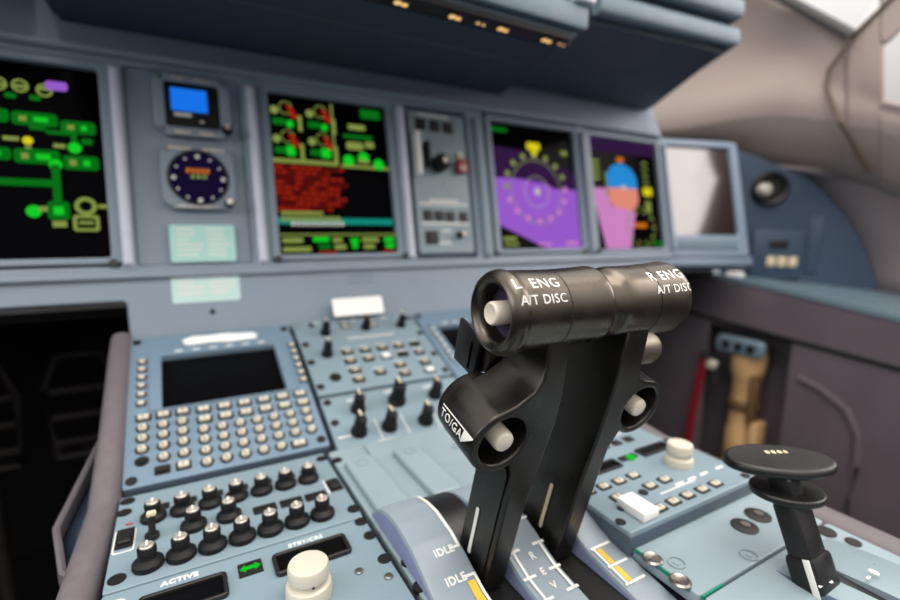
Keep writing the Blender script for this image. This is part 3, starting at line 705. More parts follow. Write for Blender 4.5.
# placards
def placard(name, x0, x1, v0, v1, m, par, lab):
    b = BM(); plate(b, [rrect(x0,x1,v0,v1,.003)], 0, .0008); o = obj(name, b, m, par, label=lab)
    b = BM(); y = v1-.006
    while y > v0+.004:
        box(b, x0+.006, x0+.006+random.uniform(.2,.42)*(x1-x0), y, y+.0022, .0008, .0010); box(b, (x0+x1)/2+.004, (x0+x1)/2+.004+random.uniform(.25,.4)*(x1-x0), y, y+.0022, .0008, .0010); y -= .0058
    obj('placard_print', b, 'white', o, smooth=False)
placard('placard', -.1865,-.1205,.0725,.1145,'mint', mip, 'mint green printed placard')
placard('placard', -.1885,-.1195,.0270,.0600,'mint2', mip, 'pale mint printed placard')
b = BM()
for k in range(2): box(b, .01+k*.0, .045, .046-k*.007, .049-k*.007, 0, .0005)
obj('faint_lettering', b, 'bay', mip, smooth=False)

def display(label, x0, x1, v0, v1, gfx, name='display_unit', scr='screen', depth=-.010, bez='fascia', extra=None):
    t = thing(name, label, 'cockpit display', group='displays in the instrument panel', **MR)
    b = BM(); plate(b, [rrect(x0-.010,x1+.010,v0-.007,v1+.008,.004), rrect(x0,x1,v0,v1,.003)], depth-.003, -.0015, .0015); obj('bezel', b, bez, t)
    b = BM(); plate(b, [rrect(x0-.0015,x1+.0015,v0-.0015,v1+.0015,.003)], depth-.003, depth); sc = obj('screen', b, scr, t)
    if gfx:
        W, Hh = x1-x0, v1-v0; lay = {}
        def add(m):
            if m not in lay: lay[m] = BM()
            return lay[m]
        cnt = [0]
        def rect(m, a, c, d, e, r=0):
            z = depth+.0004+.00006*cnt[0]; cnt[0] += 1
            lo = rrect(x0+a*W, x0+d*W, v1-e*Hh, v1-c*Hh, r) if r else [(x0+a*W,v1-c*Hh),(x0+d*W,v1-c*Hh),(x0+d*W,v1-e*Hh),(x0+a*W,v1-e*Hh)]
            plate(add(m), [lo], z-.0001, z)
        def disc(m, a, c, r, ring=0, ry=None):
            z = depth+.0004+.00006*cnt[0]; cnt[0] += 1
            l = [ell(x0+a*W, v1-c*Hh, r)] + ([ell(x0+a*W, v1-c*Hh, r-ring)] if ring else [])
            plate(add(m), l, z-.0001, z)
        def poly(m, pts):
            z = depth+.0004+.00006*cnt[0]; cnt[0] += 1
            plate(add(m), [[(x0+a*W, v1-c*Hh) for a, c in pts]], z-.0001, z)
        gfx(rect, disc, poly)
        ms = list(lay); bm = BM()
        for i, m in enumerate(ms):
            me = bpy.data.meshes.new('g'); lay[m].to_mesh(me); lay[m].free(); merge(bm, me, i); bpy.data.meshes.remove(me)
        obj('screen_symbols', bm, ms, sc, smooth=False, label='glowing symbols')
    return t
# --- left electrical page (fractions across/down the glass)
def g_left(rect, disc, poly):
    X = lambda px: 1-(103-px)/231.0      # only the right two thirds are in view
    Y = lambda py: (py-66)/190.0
    def pill(m, a, b_, c, d, inner=True):
        rect(m, X(a), Y(b_), X(c), Y(d), .004)
        if inner: rect('e_lime', X(a)+.03, Y(b_)+.022, X(a)+.06, Y(d)-.022); rect('e_green', X(a)+.09, Y(b_)+.022, X(c)-.04, Y(d)-.022)
    for x in (4,24,47): 
        disc('e_lime', X(x), Y(89 if x < 40 else 91), .0068); disc('screen', X(x), Y(89 if x < 40 else 91), .0046); rect('e_lime', X(x-5), Y(88), X(x+5), Y(91))
    rect('e_violet', X(48), Y(81), X(70), Y(90), .003)
    for x in (14,37): rect('e_green2', X(x-5), Y(97), X(x+6), Y(102), .002)
    pill('e_green2', -20, 113, 12, 126); pill('e_green2', 14, 114, 58, 127); pill('e_green2', 60, 119, 96, 132)
    rect('e_green2', X(30), Y(127), X(46), Y(131)); rect('e_green2', X(46), Y(130), X(76), Y(134)); rect('e_green2', X(70), Y(130), X(76), Y(145))
    disc('e_green', X(73), Y(146), .0058); rect('e_green2', X(80), Y(136), X(92), Y(142), .002); rect('e_lime', X(52), Y(143), X(64), Y(147)); rect('e_lime', X(5), Y(139), X(20), Y(143))
    disc('e_yellow', X(28), Y(142), .0042); rect('e_lime', X(25), Y(147), X(31), Y(153))
    pill('e_green2', -20, 150, 12, 162); pill('e_green2', 14, 150, 58, 164); pill('e_green2', 60, 154, 97, 168)
    disc('e_green', X(53), Y(164), .0055); rect('e_green2', X(48.5), Y(164), X(57), Y(203)); rect('e_green2', X(-30), Y(179), X(50), Y(186))
    disc('e_green', X(29), Y(210), .0062); rect('e_lime', X(34), Y(205), X(44), Y(210)); rect('e_green2', X(42), Y(200), X(64), Y(218), .004); rect('e_green', X(48), Y(205), X(58), Y(213)); rect('e_lime', X(46), Y(219), X(60), Y(225))
    disc('e_lime', X(80), Y(204), .0095, .004); rect('e_lime', X(93), Y(202), X(102), Y(206))
    rect('e_lime', X(66), Y(213), X(93), Y(229), .003); rect('screen', X(70), Y(216), X(89), Y(226), .002); rect('e_lime', X(72), Y(219), X(87), Y(222))
display('leftmost cockpit display showing green electrical flow lines on black, cut off by the frame', -.4315,-.2405,.080,.280, g_left)
def g_eng(rect, disc, poly):
    rnd = random.Random(2)
    rect('e_lime', 0, .40, .54, .425); rect('e_lime', .51, .02, .525, .40); rect('e_lime', .56, .41, 1, .43)
    for (cx, cy) in ((.14,.10),(.42,.10),(.14,.28),(.42,.28)):
        disc('e_lime', cx, cy-.02, .0085, .0012); poly('e_red', [(cx+.0,cy-.04),(cx+.05,cy-.03),(cx+.1,cy+.05),(cx+.04,cy+.04)])
        rect('e_green2', cx-.11, cy+.05, cx-.01, cy+.09); rect('e_green', cx-.0, cy+.06, cx+.05, cy+.10); disc('e_lime', cx-.09, cy+.0, .005)
        rect('e_lime', cx+.09, cy+.02, cx+.12, cy+.12)
    rect('e_green', .12, .32, .18, .38); rect('e_green', .40, .32, .48, .38)
    rect('e_green2', .77, .03, .95, .09); rect('e_lime', .65, .14, .80, .175); rect('e_green2', .60, .21, .86, .235); rect('e_lime', .62, .26, .77, .31, .003); rect('e_lime', .79, .25, .87, .29)
    disc('e_green', .63, .385, .0075); disc('e_green', .765, .36, .0075); disc('e_green', .90, .40, .0075)
    rect('e_lime', .71, .375, .82, .395)
    v = .445
    for k in range(9):
        e = rnd.uniform(.40, .58) if k != 3 else .60
        a = .01
        rect('e_darkred', a, v-.003, e, v+.027)
        while a < e:
            w = rnd.uniform(.03,.07); rect('e_red' if rnd.random() < .7 else 'e_darkred', a, v, min(e,a+w), v+.018); a += w+.015
        v += .033
    rect('e_teal', .0, .775, .97, .815); rect('e_lime', .03, .735, .36, .755); 
    a = .03
    while a < .50: rect('e_lime', a, .765, a+.03, .795); a += .04
    a = .10
    while a < .50: rect('e_white', a, .80, a+.025, .825); a += .04
    rect('e_lime', .0, .875, 1, .885)
    for (m, a, c, w) in (('e_lime',.02,.90,.16),('e_lime',.02,.955,.22),('e_green',.26,.895,.13),('e_green2',.30,.94,.1),('e_lime',.42,.90,.08),('e_lime',.43,.945,.1),('e_green',.57,.905,.07),('e_green',.58,.94,.05),('e_lime',.67,.90,.15),('e_lime',.68,.945,.1),('e_green',.87,.90,.09),('e_green',.88,.94,.08)):
        rect(m, a, c, a+w, c+.03)
    rect('e_red', .30, .985, .44, .998); rect('e_red', .85, .985, .95, .998)
display('central engine display with round gauges above a block of red warning text', -.0705,.0855,.0790,.2830, g_eng)
def g_nav(rect, disc, poly):
    poly('e_dviolet', [(0,.18),(.35,.2),(1,.35),(1,.60),(0,.52)])
    poly('e_violet', [(0,.435),(.25,.43),(.62,.46),(.72,.50),(.95,.50),(1,.50),(1,1),(.58,1),(.38,.93),(.02,.80)])
    disc('e_lime', .50, .53, .054, .0016); disc('e_white', .50, .53, .026, .0008)
    for k in range(16):
        a = 2*PI*k/16; disc('e_lime' if 8 <= k else 'e_pink', .50+.36*math.cos(a), .50+.27*math.sin(a), .0050)
    rect('e_yellow', .42, .13, .58, .19, .003); disc('e_yellow', .50, .21, .006); disc('e_white', .50, .53, .006); rect('e_lime', .84, .17, .92, .21)
    rect('e_green2', .02, .04, .2, .07); rect('e_lime', .05, .90, .20, .93); rect('e_lime', .06,.95,.22,.97); rect('e_pink', .45, .95, .62, .97); rect('e_pink', .80, .94, .95, .97)
display('navigation display with a violet terrain area and compass ring', .2610,.4360,.0800,.2850, g_nav)
def g_pfd(rect, disc, poly):
    rect('e_dviolet', 0, .0, 1, .12)
    poly('e_sky', [(.24,.32),(.32,.24),(.46,.21),(.60,.25),(.68,.34),(.68,.44),(.24,.44)])
    poly('e_salmon', [(.24,.44),(.68,.44),(.68,.56),(.60,.64),(.46,.66),(.32,.62),(.24,.56)])
    poly('e_pink', [(.0,.45),(.22,.45),(.26,.60),(.62,.66),(.56,.80),(.50,.99),(.14,.99),(.08,.75)])
    for k in range(4): rect('e_lime', .02, .20+k*.05, .14, .225+k*.05); 
    for k in range(6): rect('e_lime', .78, .18+k*.06, .86, .20+k*.06)
    rect('e_orange', .40, .16, .50, .20); rect('e_yellow', .76, .42, .90, .50, .003); rect('e_lime', .78, .55, .86, .66)
    disc('e_lime', .68, .80, .040, .0015)
    for k in range(10): a = 2*PI*k/10; disc('e_lime', .68+.19*math.cos(a), .80-.145*math.sin(a), .003)
    rect('e_orange', .56, .76, .76, .80); rect('e_green2', .84, .93, .98, .97); rect('e_white', .42, .42, .50, .45)
    rect('e_lime', .20,.30,.22,.55)
display('flight display with a blue sky disc over salmon and pink ground', .4740,.6560,.0760,.2830, g_pfd)

# standby instruments
t = thing('standby_display', 'small square standby instrument with a lit blue screen in a chamfered frame', 'instrument', **MR)
cx, cv = -.1535, .2490
def octo(cx, cv, w, h, c): return [(cx-w+c,cv-h),(cx+w-c,cv-h),(cx+w,cv-h+c),(cx+w,cv+h-c),(cx+w-c,cv+h),(cx-w+c,cv+h),(cx-w,cv+h-c),(cx-w,cv-h+c)]
b = BM(); plate(b, [octo(cx,cv,.0385,.0350,.011), rrect(cx-.0275,cx+.0275,cv-.025,cv+.026,.003)], -.002, .006, .0015); obj('instrument_frame', b, 'fascia', t)
b = BM(); plate(b, [octo(cx,cv,.0375,.0340,.011)], -.004, .003); obj('instrument_face', b, 'black', t)
b = BM(); plate(b, [rrect(cx-.0215,cx+.0150,cv-.006,cv+.0195,.001)], .003, .0036); obj('blue_screen', b, 'lcd', t, label='lit blue screen')
b = BM(); box(b, cx-.019,cx-.002,cv-.0125,cv-.0085,.003,.0038); box(b, cx+.006,cx+.010,cv-.018,cv-.016,.003,.0038); obj('legend', b, 'white', t, smooth=False)
knob_part(t, cx+.0330, cv-.0245, .004, .006, .014, .004)
screws(t, [(cx-.031,cv+.028),(cx+.031,cv+.028),(cx-.031,cv-.028)], .0025, .006)
for dx in (-.012,.012):
    b = BM(); box(b, cx+dx-.008,cx+dx+.008,cv-.0335,cv-.0285,.004,.0075,.001); obj('bezel_key', b, 'knobcap', t)
    b = BM(); box(b, cx+dx-.008,cx+dx+.008,cv+.0285,cv+.0325,.004,.0068,.001); obj('bezel_key', b, 'knobcap', t)
t = thing('clock', 'round dark violet dial instrument below the small blue screen', 'instrument', **MR)
cx, cv = -.1530, .1675
b = BM(); plate(b, [octo(cx,cv,.0370,.0360,.010), ell(cx,cv,.0315,n=48)], -.002, .005, .0015); obj('instrument_frame', b, 'fascia', t)
b = BM(); plate(b, [ell(cx,cv,.0325,n=48)], -.004, .001); obj('dial', b, 'e_navy', t)
b = BM(); plate(b, [ell(cx,cv,.0315,n=48), ell(cx,cv,.0290,n=48)], .001, .004, .0008); obj('dial_ring', b, 'black', t)
b = BM()
for k in range(12):
    a = 2*PI*k/12; r = .0250; s = .0015 if k % 3 else .0026
    plate(b, [ell(cx+r*math.sin(a), cv+r*math.cos(a), s, n=10)], .001, .0015, mi=0)
for k in range(5): box(b, cx-.012+k*.005, cx-.009+k*.005, cv+.006, cv+.011, .001, .0015, mi=1)
for k in range(3): box(b, cx-.008+k*.006, cx-.004+k*.006, cv+.000, cv+.004, .001, .0015, mi=2)
obj('dial_markings', b, ['white','e_orange','e_lime'], t, smooth=False)
knob_part(t, cx+.0290, cv-.0285, .003, .0055, .012, .0045)
for k in (-1,1):
    b = BM(); box(b, cx+k*.017-.011,cx+k*.017+.011,cv+.0300,cv+.0345,.004,.0072,.001); obj('bezel_key', b, 'knobcap', t)
b = BM(); box(b, cx-.025,cx+.018,cv-.0350,cv-.0320,.004,.0062,.001); obj('bezel_key', b, 'knobcap', t)
screws(t, [(cx-.030,cv+.030),(cx-.030,cv-.030)], .0025, .005)

# gear / brake panel
t = thing('landing_gear_panel', 'narrow pale panel with black round knob, red guarded button and small indicators', 'control panel', **MR)
b = BM(); plate(b, [rrect(.1185,.2105,.0760,.2820,.003)], -.010, -.0025, .001); obj('panel_plate', b, 'plate', t)
z = -.0025
keys(t, [(.1375+.0225*k, .2645-.0008*k) for k in range(3)], z, .0078, .0078, .003, m='keyblk', name='indicator')
b = BM(); cyl(b, .160,.2060,z,.016,.0125,.002,n=32); cyl(b,.160,.206,.016,.022,.009,.002,n=28); o = obj('round_knob', b, 'knob', t)
b = BM(); cyl(b, .160,.206,.022,.0228,.004,n=18); obj('knob_cap', b, 'metal', o)
b = BM(); box(b, .137,.143,.200,.236,z,.012,.001); obj('gear_lever', b, 'knob', t)
b = BM(); plate(b, [rrect(.1205,.1275,.186,.248,.003)], z, .014, .0015); obj('lever_guard', b, 'white', t, label='upright white guard')
b = BM(); box(b, .1890,.2050,.1945,.2135,z,.008,.001); o = obj('warning_button', b, 'redbtn', t, label='square red button')
b = BM(); box(b, .1905,.2030,.2035,.2050,.008,.0082); box(b,.1905,.2030,.1985,.200,.008,.0082); obj('button_legend', b, 'white', o, smooth=False)
b = BM(); cyl(b, .197,.222,z,.003,.005,.001,n=18); obj('test_button', b, 'ivory', t)
keys(t, [(.1365+.0185*k+(.004 if k == 3 else 0), .1315-.0006*k) for k in range(4)], z, .0070, .0070, .003, m='keyblk', name='indicator')
keys(t, [(.1400,.0990)], z, .0100, .0090, .003, m='keyblk', name='indicator'); knob_part(t, .1860,.1025,z,.0055,.014,.004)
b = BM()
for x0,x1,v in ((.135,.185,.2770),(.140,.190,.152),(.124,.204,.147),(.126,.204,.1185),(.150,.172,.090),(.158,.172,.108)): box(b, x0,x1,v,v+.0028,z,z+.0003)
obj('legend', b, 'white', t, smooth=False)

# outboard display, dark glass that mirrors the cockpit window behind
t = thing('display_unit', 'far right outboard display, switched off, its dark glass mirroring a bright window', 'cockpit display', loc=(.6700,.632,.7320), rot=(R(90-16),0,R(-17)), group='displays in the instrument panel')
W_, H_ = .188, .245
b = BM(); plate(b, [rrect(0,W_,0,H_,.008), rrect(.006,W_-.020,.045,H_-.014,.006)], -.02, .030, .003); obj('bezel', b, 'bay', t)
b = BM(); plate(b, [rrect(.004,W_-.020,.043,H_-.012,.004)], .018, .023); obj('screen', b, 'screenrefl', t)
for k in range(11):
    b = BM(); box(b, .012+k*.0137, .021+k*.0137, .014, .034, .029, .0330, .001); obj('bezel_key', b, 'glarelip', t)
b = BM(); box(b, -.005,W_+.01,-.018,.002,-.02,.026,.004); obj('lower_shelf', b, 'bay', t)

# paper labels
def label_tape(lab, pts, loc, rot, z0=.0103):
    b = BM(); plate(b, [pts], 0, .0012, .0003); o = obj('paper_label', b, 'paper'); o.location = loc; o.rotation_euler = rot; tag(o, lab, 'label')
label_tape('torn white paper strip stuck on the top edge of the left keyboard display unit',
    [(-.034,-.0045),(-.030,-.0065),(-.010,-.0050),(.012,-.0070),(.036,-.0060),(.038,.001),(.034,.0055),(.020,.0060),(.006,.0085),(-.012,.0070),(-.026,.0080),(-.036,.003)], fworld(-.146,.1765,.0104), (S,0,R(0)))
label_tape('upright white paper card propped at the foot of the instrument panel above the black knobs', rrect(-.033,.033,-.0115,.0115,.002), fworld(.0165,.199,.024), (R(64),0,0))

# ================================================================ glareshield
g = thing('glareshield', 'dark overhanging glareshield above the instrument displays with amber lit strip', 'glareshield', (0,.45,1.0))
def gl(bm): bmesh.ops.translate(bm, verts=bm.verts, vec=(0,-.45,-1.0)); return bm
def hexa(bm, bot, top, mi=0):
    a = [bm.verts.new(p) for p in bot]; c = [bm.verts.new(p) for p in top]
    bm.faces.new(a); bm.faces.new(c); n = len(a)
    for k in range(n): bm.faces.new([a[k], a[(k+1)%n], c[(k+1)%n], c[k]])
    bmesh.ops.recalc_face_normals(bm, faces=bm.faces)
    for f in bm.faces:
        if all(v in a or v in c for v in f.verts): f.material_index = mi
ctr = [(-.272,.690,1.002),(-.276,.560,1.000),(-.283,.440,.9985),(.215,.440,.9985),(.300,.690,1.004)]
b = BM(); hexa(b, ctr, [(x,y,z+.05) for x, y, z in ctr]); bmesh.ops.bevel(b, geom=list(b.edges), offset=.006, segments=3, affect='EDGES'); obj('center_underside', gl(b), 'glare', g)
rt = [(.230,.690,1.022),(.248,.435,1.032),(.512,.434,1.044),(.630,.640,1.024),(.645,.690,1.018)]
b = BM(); hexa(b, rt, [(x,y,z+.045) for x, y, z in rt]); bmesh.ops.bevel(b, geom=list(b.edges), offset=.006, segments=3, affect='EDGES'); obj('right_underside', gl(b), 'glare2', g)
b = BM(); tube(b, [(.250,.430,1.048),(.512,.428,1.060),(.628,.650,1.045),(.64,.70,1.04)], .008, .012, n=14, power=.7); obj('front_lip', gl(b), 'glarelip', g)
b = BM(); tube(b, [(.255,.426,1.080),(.505,.424,1.092),(.58,.58,1.09)], .010, .012, n=14, power=.6); obj('front_lip', gl(b), 'glarelip', g)
lf = [(-.62,.690,1.022),(-.62,.5,1.03),(-.295,.5,1.03),(-.285,.690,1.022)]
b = BM(); hexa(b, lf, [(x,y,z+.045) for x, y, z in lf]); obj('left_underside', gl(b), 'glarelip', g)
b = BM(); box(b, -.285,.62,.56,.92,1.05,1.10,.01); obj('top_cover', gl(b), 'glare', g)
# flight control unit hanging at the aft edge of the centre section
t = thing('flight_control_unit', 'control unit at the top edge with a black strip of amber lamps under the glareshield', 'control unit', (0,.42,1.0))
b = BM(); box(b, -.200,.212,-.005,.10,.000,.080,.004); obj('unit_case', b, 'glare2', t)
b = BM(); box(b, -.06,.205,-.004,.020,-.0035,.002,.001); obj('lamp_strip', b, 'holeblk', t)
for x, q in ((.009,1),(.065,1),(.121,1),(.178,1),(.094,.5),(.199,.4)):
    b = BM(); box(b, x-.008,x+.008,.001,.013,-.0050,-.0034,.001); obj('amber_lamp', b, 'smoke', t)
    b = BM(); plate(b, [ell(x-.003,.007,.0036*q,n=14)], -.0058, -.0049); plate(b, [ell(x+.004,.008,.0030*q,n=14)], -.0058, -.0049); obj('lamp_lens', b, 'e_amber', t)
b = BM(); box(b, -.205,.218,-.014,-.004,.006,.030,.004); obj('front_lip', b, 'glarelip', t)
b = BM(); box(b, .196,.222,-.020,-.004,.030,.052,.004); obj('corner_guard', b, 'ridge', t)
b = BM(); box(b, -.078,-.064,-.002,.012,-.008,.0,.001); obj('strip_clip', b, 'holeblk', t)
for k in range(4):
    b = BM(); lathe(b, [(0,0),(.009,0),(.009,-.012),(.007,-.014),(0,-.014)], (-.13+k*.09,-.004,.055), axis='Y', n=22); obj('selector_knob', b, 'knob', t)

# ================================================================ floor, footwell, side wall
def bx(name, m, x0,x1,y0,y1,z0,z1, bev=0):
    b = BM(); box(b, x0,x1,y0,y1,z0,z1,bev); o = obj(name, b, m, smooth=False); return struct(o)
bx('floor', 'floor', -1.3,1.7,-1.3,1.45,-.03,0)
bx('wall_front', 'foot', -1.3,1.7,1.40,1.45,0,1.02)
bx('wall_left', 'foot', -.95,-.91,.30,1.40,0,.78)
bx('trim_1', 'foot', -.91,.90,.66,1.40,.690,.700)    # lid added over the footwell to keep it dark
# rudder pedals
for i, (x, lab) in enumerate(((-.47,'left dark rudder pedal in the shadowed footwell under the left display'),(-.335,'right dark rudder pedal in the shadowed footwell, next to the pedestal'))):
    t = thing('rudder_pedal', lab, 'pedal', (x,.98,0), group='rudder pedals')
    b = BM(); tube(b, [(-.045,0,.40),(-.05,.0,.52),(-.030,.0,.575),(.030,.0,.575),(.05,.0,.52),(.045,0,.40),(-.045,0,.40)], .007, n=8); obj('pedal_frame', b, 'pedal', t)
    for k in range(3):
        b = BM(); box(b, -.045,.045,-.006,.006,.42+k*.045,.432+k*.045,.002); obj('pedal_bar', b, 'pedal', t)
    b = BM(); tube(b, [(0,.01,.0),(0,.02,.41)], .012, n=10); obj('pedal_arm', b, 'pedal', t)
# right side wall with recess
WX = .90
b = BM()
# wall drawn in (y,z), thickness along +x
toW = Matrix(((0,0,1,WX),(-1,0,0,0),(0,1,0,0),(0,0,0,1)))   # plate x -> -y , plate y -> z
def wy(y): return -y
wall_out = [(wy(-1.2),.0),(wy(-1.2),.588),(wy(.05),.612),(wy(.32),.640),(wy(.56),.672),(wy(.70),.690),(wy(.86),.690),(wy(.86),0)]
wall_out = list(reversed(wall_out))
rec = rrect(-.660,-.480,.23,.575,.012)
plate(b, [wall_out, rec], 0, .02, .002, mtx=toW)
o = obj('wall_right', b, 'wall'); struct(o)
b = BM(); box(b, WX+.02,WX+.085,.44,.70,.2,.60); 
bmesh.ops.delete(b, geom=[f for f in b.faces if f.normal.x < -.9], context='FACES')
o = obj('trim_2', b, 'wall', smooth=False); struct(o)
b = BM(); tube(b, [(WX-.001,.76,.600),(WX-.001,.66,.588),(WX-.001,.31,.560),(WX-.001,-.3,.525)], .003, .0045, n=8); struct(obj('trim_3', b, 'seam'))
b = BM(); tube(b, [(WX-.002,.46,.500),(WX-.002,.42,.488),(WX-.002,.375,.462),(WX-.002,.352,.42),(WX-.002,.348,.36),(WX-.002,.35,.25)], .003, .007, n=10); struct(obj('trim_4', b, 'wall'))
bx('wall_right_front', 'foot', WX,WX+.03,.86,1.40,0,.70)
# console top (teal strip)
b = BM()
tp = [(.898,-1.0,.590),(.898,.05,.614),(.898,.32,.642),(.898,.56,.674),(.898,.70,.686),(1.30,.70,.686),(1.30,.32,.642),(1.40,-1.0,.60)]
vs = [b.verts.new(p) for p in tp]; b.faces.new(vs); r = bmesh.ops.extrude_face_region(b, geom=list(b.faces)); bmesh.ops.translate(b, verts=[v for v in r['geom'] if isinstance(v, bmesh.types.BMVert)], vec=(0,0,.010))
bmesh.ops.recalc_face_normals(b, faces=b.faces)
bmesh.ops.triangulate(b, faces=b.faces)
o = struct(obj('trim_5', b, 'blueedge', smooth=False))
# things in the recess
t = thing('torch', 'tan leather covered torch stowed upright in the side wall recess', 'torch', (.925,.560,.24))
b = BM(); lathe(b, [(0,0),(.030,0),(.032,.01),(.032,.10),(.028,.11),(.028,.22),(.034,.235),(.036,.27),(.034,.285),(0,.287)], (0,.012,0), n=28); obj('torch_body', b, 'tan', t)
b = BM(); box(b, -.03,.02,-.034,-.016,.0,.13,.006); obj('side_pocket', b, 'tan', t)
b = BM(); box(b, -.034,-.004,-.024,-.012,.13,.24,.004); obj('dark_strap', b, 'tandark', t)
b = BM(); lathe(b, [(.0325,.15),(.034,.152),(.034,.172),(.0325,.174)], (0,.012,0), n=28); obj('strap_ring', b, 'tandark', t)
t = thing('strap', 'red strap hanging in the footwell left of the tan torch', 'strap', (.895,.668,.19))
b = BM(); tube(b, [(-.004,.006,0),(-.006,.004,.13),(-.004,-.012,.30)], .010, .004, n=8, up=(1,0,0), power=.6); obj('red_webbing', b, 'red', t)
b = BM(); box(b, -.012,.006,-.022,-.004,.30,.32,.003); obj('strap_clip', b, 'smoke', t)
t = thing('oxygen_coupling', 'pale blue rounded coupling with dark sockets above the tan torch', 'coupling', (.905,.575,.535))
b = BM(); plate(b, [rrect(-.055,.050,-.016,.022,.014)], 0, .022, .006, mtx=Matrix(((0,0,-1,0),(-1,0,0,0),(0,1,0,0),(0,0,0,1)))); obj('coupling_body', b, 'blueedge', t)
for y in (.028,.0,-.026):
    b = BM(); lathe(b, [(0,0),(.009,0),(.009,-.004),(.006,-.005),(0,-.005)], (-.021,y,.004), axis='X', n=20); obj('socket', b, 'keyblk', t)
t = thing('knob', 'small round pinkish white knob at the left of the side wall recess', 'knob', (.895,.628,.485))
b = BM(); lathe(b, [(0,.0),(.006,.0),(.006,-.01),(.011,-.013),(.012,-.020),(.009,-.025),(0,-.026)], axis='X', n=22); obj('knob_body', b, 'ivory', t)
b = BM(); box(b, -.004,.008,-.004,.004,-.05,-.01,.002); obj('knob_stem', b, 'smoke', t)

# blue outboard corner panel with gauge and switch box
# the corner panel is turned 45 degrees inwards, standing on the console top
sp = thing('side_instrument_panel', 'dark blue corner panel right of the displays with a round vent and small switch box', 'side panel', (.925,.64,.684), (R(90),0,R(-45)))
b = BM(); arc = [(-.01,-.04),(-.01,.285),(.035,.270),(.069,.251),(.119,.235),(.150,.213),(.181,.182),(.205,.155),(.224,.129),(.248,.094),(.266,.060),(.284,.014),(.298,-.04)]
plate(b, [arc], -.03, 0, .002); obj('panel_plate', b, 'bluepan', sp)
b = BM(); lathe(b, [(0,0),(.037,0),(.037,.008),(.032,.014),(.026,.012),(.024,.003),(0,.003)], (.064,.200,0), n=36); obj('vent_ring', b, 'black', sp)
b = BM(); lathe(b, [(0,0),(.017,0),(.016,.020),(.010,.028),(0,.030)], (.050,.196,0), n=28); obj('vent_nozzle', b, 'knobcap', sp, label='shiny pale round nozzle')
b = BM(); box(b, .040,.140,.000,.110,-.002,.014,.005); o = obj('switch_box', b, 'bluepan', sp)
b = BM(); box(b, .072,.108,.072,.088,.013,.019,.002); obj('dark_switch', b, 'keyblk', o)
for k in range(3):
    b = BM(); box(b, .070+k*.021,.087+k*.021,.030,.052,.013,.019,.002); obj('cream_switch', b, 'inkcream', o)
b = BM(); box(b, .150,.175,.015,.140,-.002,.004,.003); obj('raised_rib', b, 'bluepan', sp)
b = BM(); box(b, -.006,.030,-.035,.015,.002,.02,.005); obj('white_latch', b, 'paper', sp, label='small white latch')

# ================================================================ liners and windows
def ray(px, py):   # direction through a point of the view, used to measure the far lining
    f = 478.0; v = Vector(((px-450)/f, (300-py)/f, 1.0)); 
    return Vector((AX.dot(v), AY.dot(v), AZ.dot(v)))
AX = Vector((850,67,478)).normalized(); AY = Vector((-264,82,478)).normalized(); AY = (AY-AX*AX.dot(AY)).normalized(); AZ = AX.cross(AY); AZ = AZ if AZ.y > 0 else -AZ
def XW(px, py, x):
    r = ray(px, py); x -= .10; return CAM+r*((x-CAM.x)/r.x)

def SPW(u, h): return Vector((.925+u*.70711, .64-u*.70711, .684+h))
arcp = [(.069,.251),(.119,.235),(.150,.213),(.181,.182),(.205,.155),(.224,.129),(.248,.094),(.266,.060),(.284,.014),(.298,-.04)]
b = BM(); rows = [[SPW(u, h)+Vector((.006,.012,0)) for u, h in arcp]]
for k, (dx, dy, dz) in enumerate(((.03,-.06,-.012),(.09,-.25,-.03),(.14,-.6,-.05),(.18,-1.3,-.07))):
    rows.append([SPW(u, h)+Vector((dx,dy,dz*(1 if h > .1 else h/.1) if h > 0 else 0)) for u, h in arcp])
grid(b, rows); o = obj('wall_right_upper', b, 'linerlow'); solid(o, .006); struct(o)

cols = [
 # px , list of (py, wall x)
 (620, [(150,1.16),(141,1.12),(128,1.07),(112,1.10),(96,1.16),(80,1.20),(20,1.20)]),
 (660, [(150,1.16),(141,1.12),(136,1.07),(104,1.10),(92,1.17),(74,1.20),(10,1.20)]),
 (700, [(153,1.15),(147,1.11),(128,1.05),(96,1.08),(82,1.16),(60,1.20),(-25,1.18)]),
 (740, [(158,1.14),(152,1.10),(116,1.04),(88,1.07),(74,1.14),(48,1.19),(-35,1.14)]),
 (770, [(166,1.13),(158,1.09),(111,1.04),(84,1.06),(66,1.11),(42,1.14),(-4,1.10)]),
 (800, [(170,1.13),(163,1.09),(112,1.03),(84,1.05),(64,1.07),(44,1.08),(11,1.06)]),
 (828, [(174,1.13),(167,1.09),(115,1.03),(90,1.05),(72,1.05),(52,1.05),(26,1.05)]),
 (850, [(178,1.13),(170,1.09),(119,1.03),(97,1.05),(80,1.05),(60,1.05),(37,1.05)]),
]
b = BM(); grid(b, [[XW(px, py, x) for py, x in c] for px, c in cols]); o = obj('wall_right_liner', b, 'liner'); subd(o, 2); solid(o, .004); struct(o)
cols2 = [
 (846, [(177,1.131),(170,1.09),(120,1.03),(98,1.04),(80,1.04),(62,1.045),(40,1.045)]),
 (868, [(184,1.13),(176,1.09),(121,1.03),(100,1.04),(82,1.03),(60,1.03),(22,1.04)]),
 (884, [(190,1.13),(183,1.09),(123,1.03),(106,1.04),(92,1.03),(48,1.03),(6,1.04)]),
]
b = BM(); grid(b, [[XW(px, py, x) for py, x in c] for px, c in cols2]); 
o = obj('wall_right_post', b, 'liner'); subd(o, 2); solid(o, .004); struct(o)
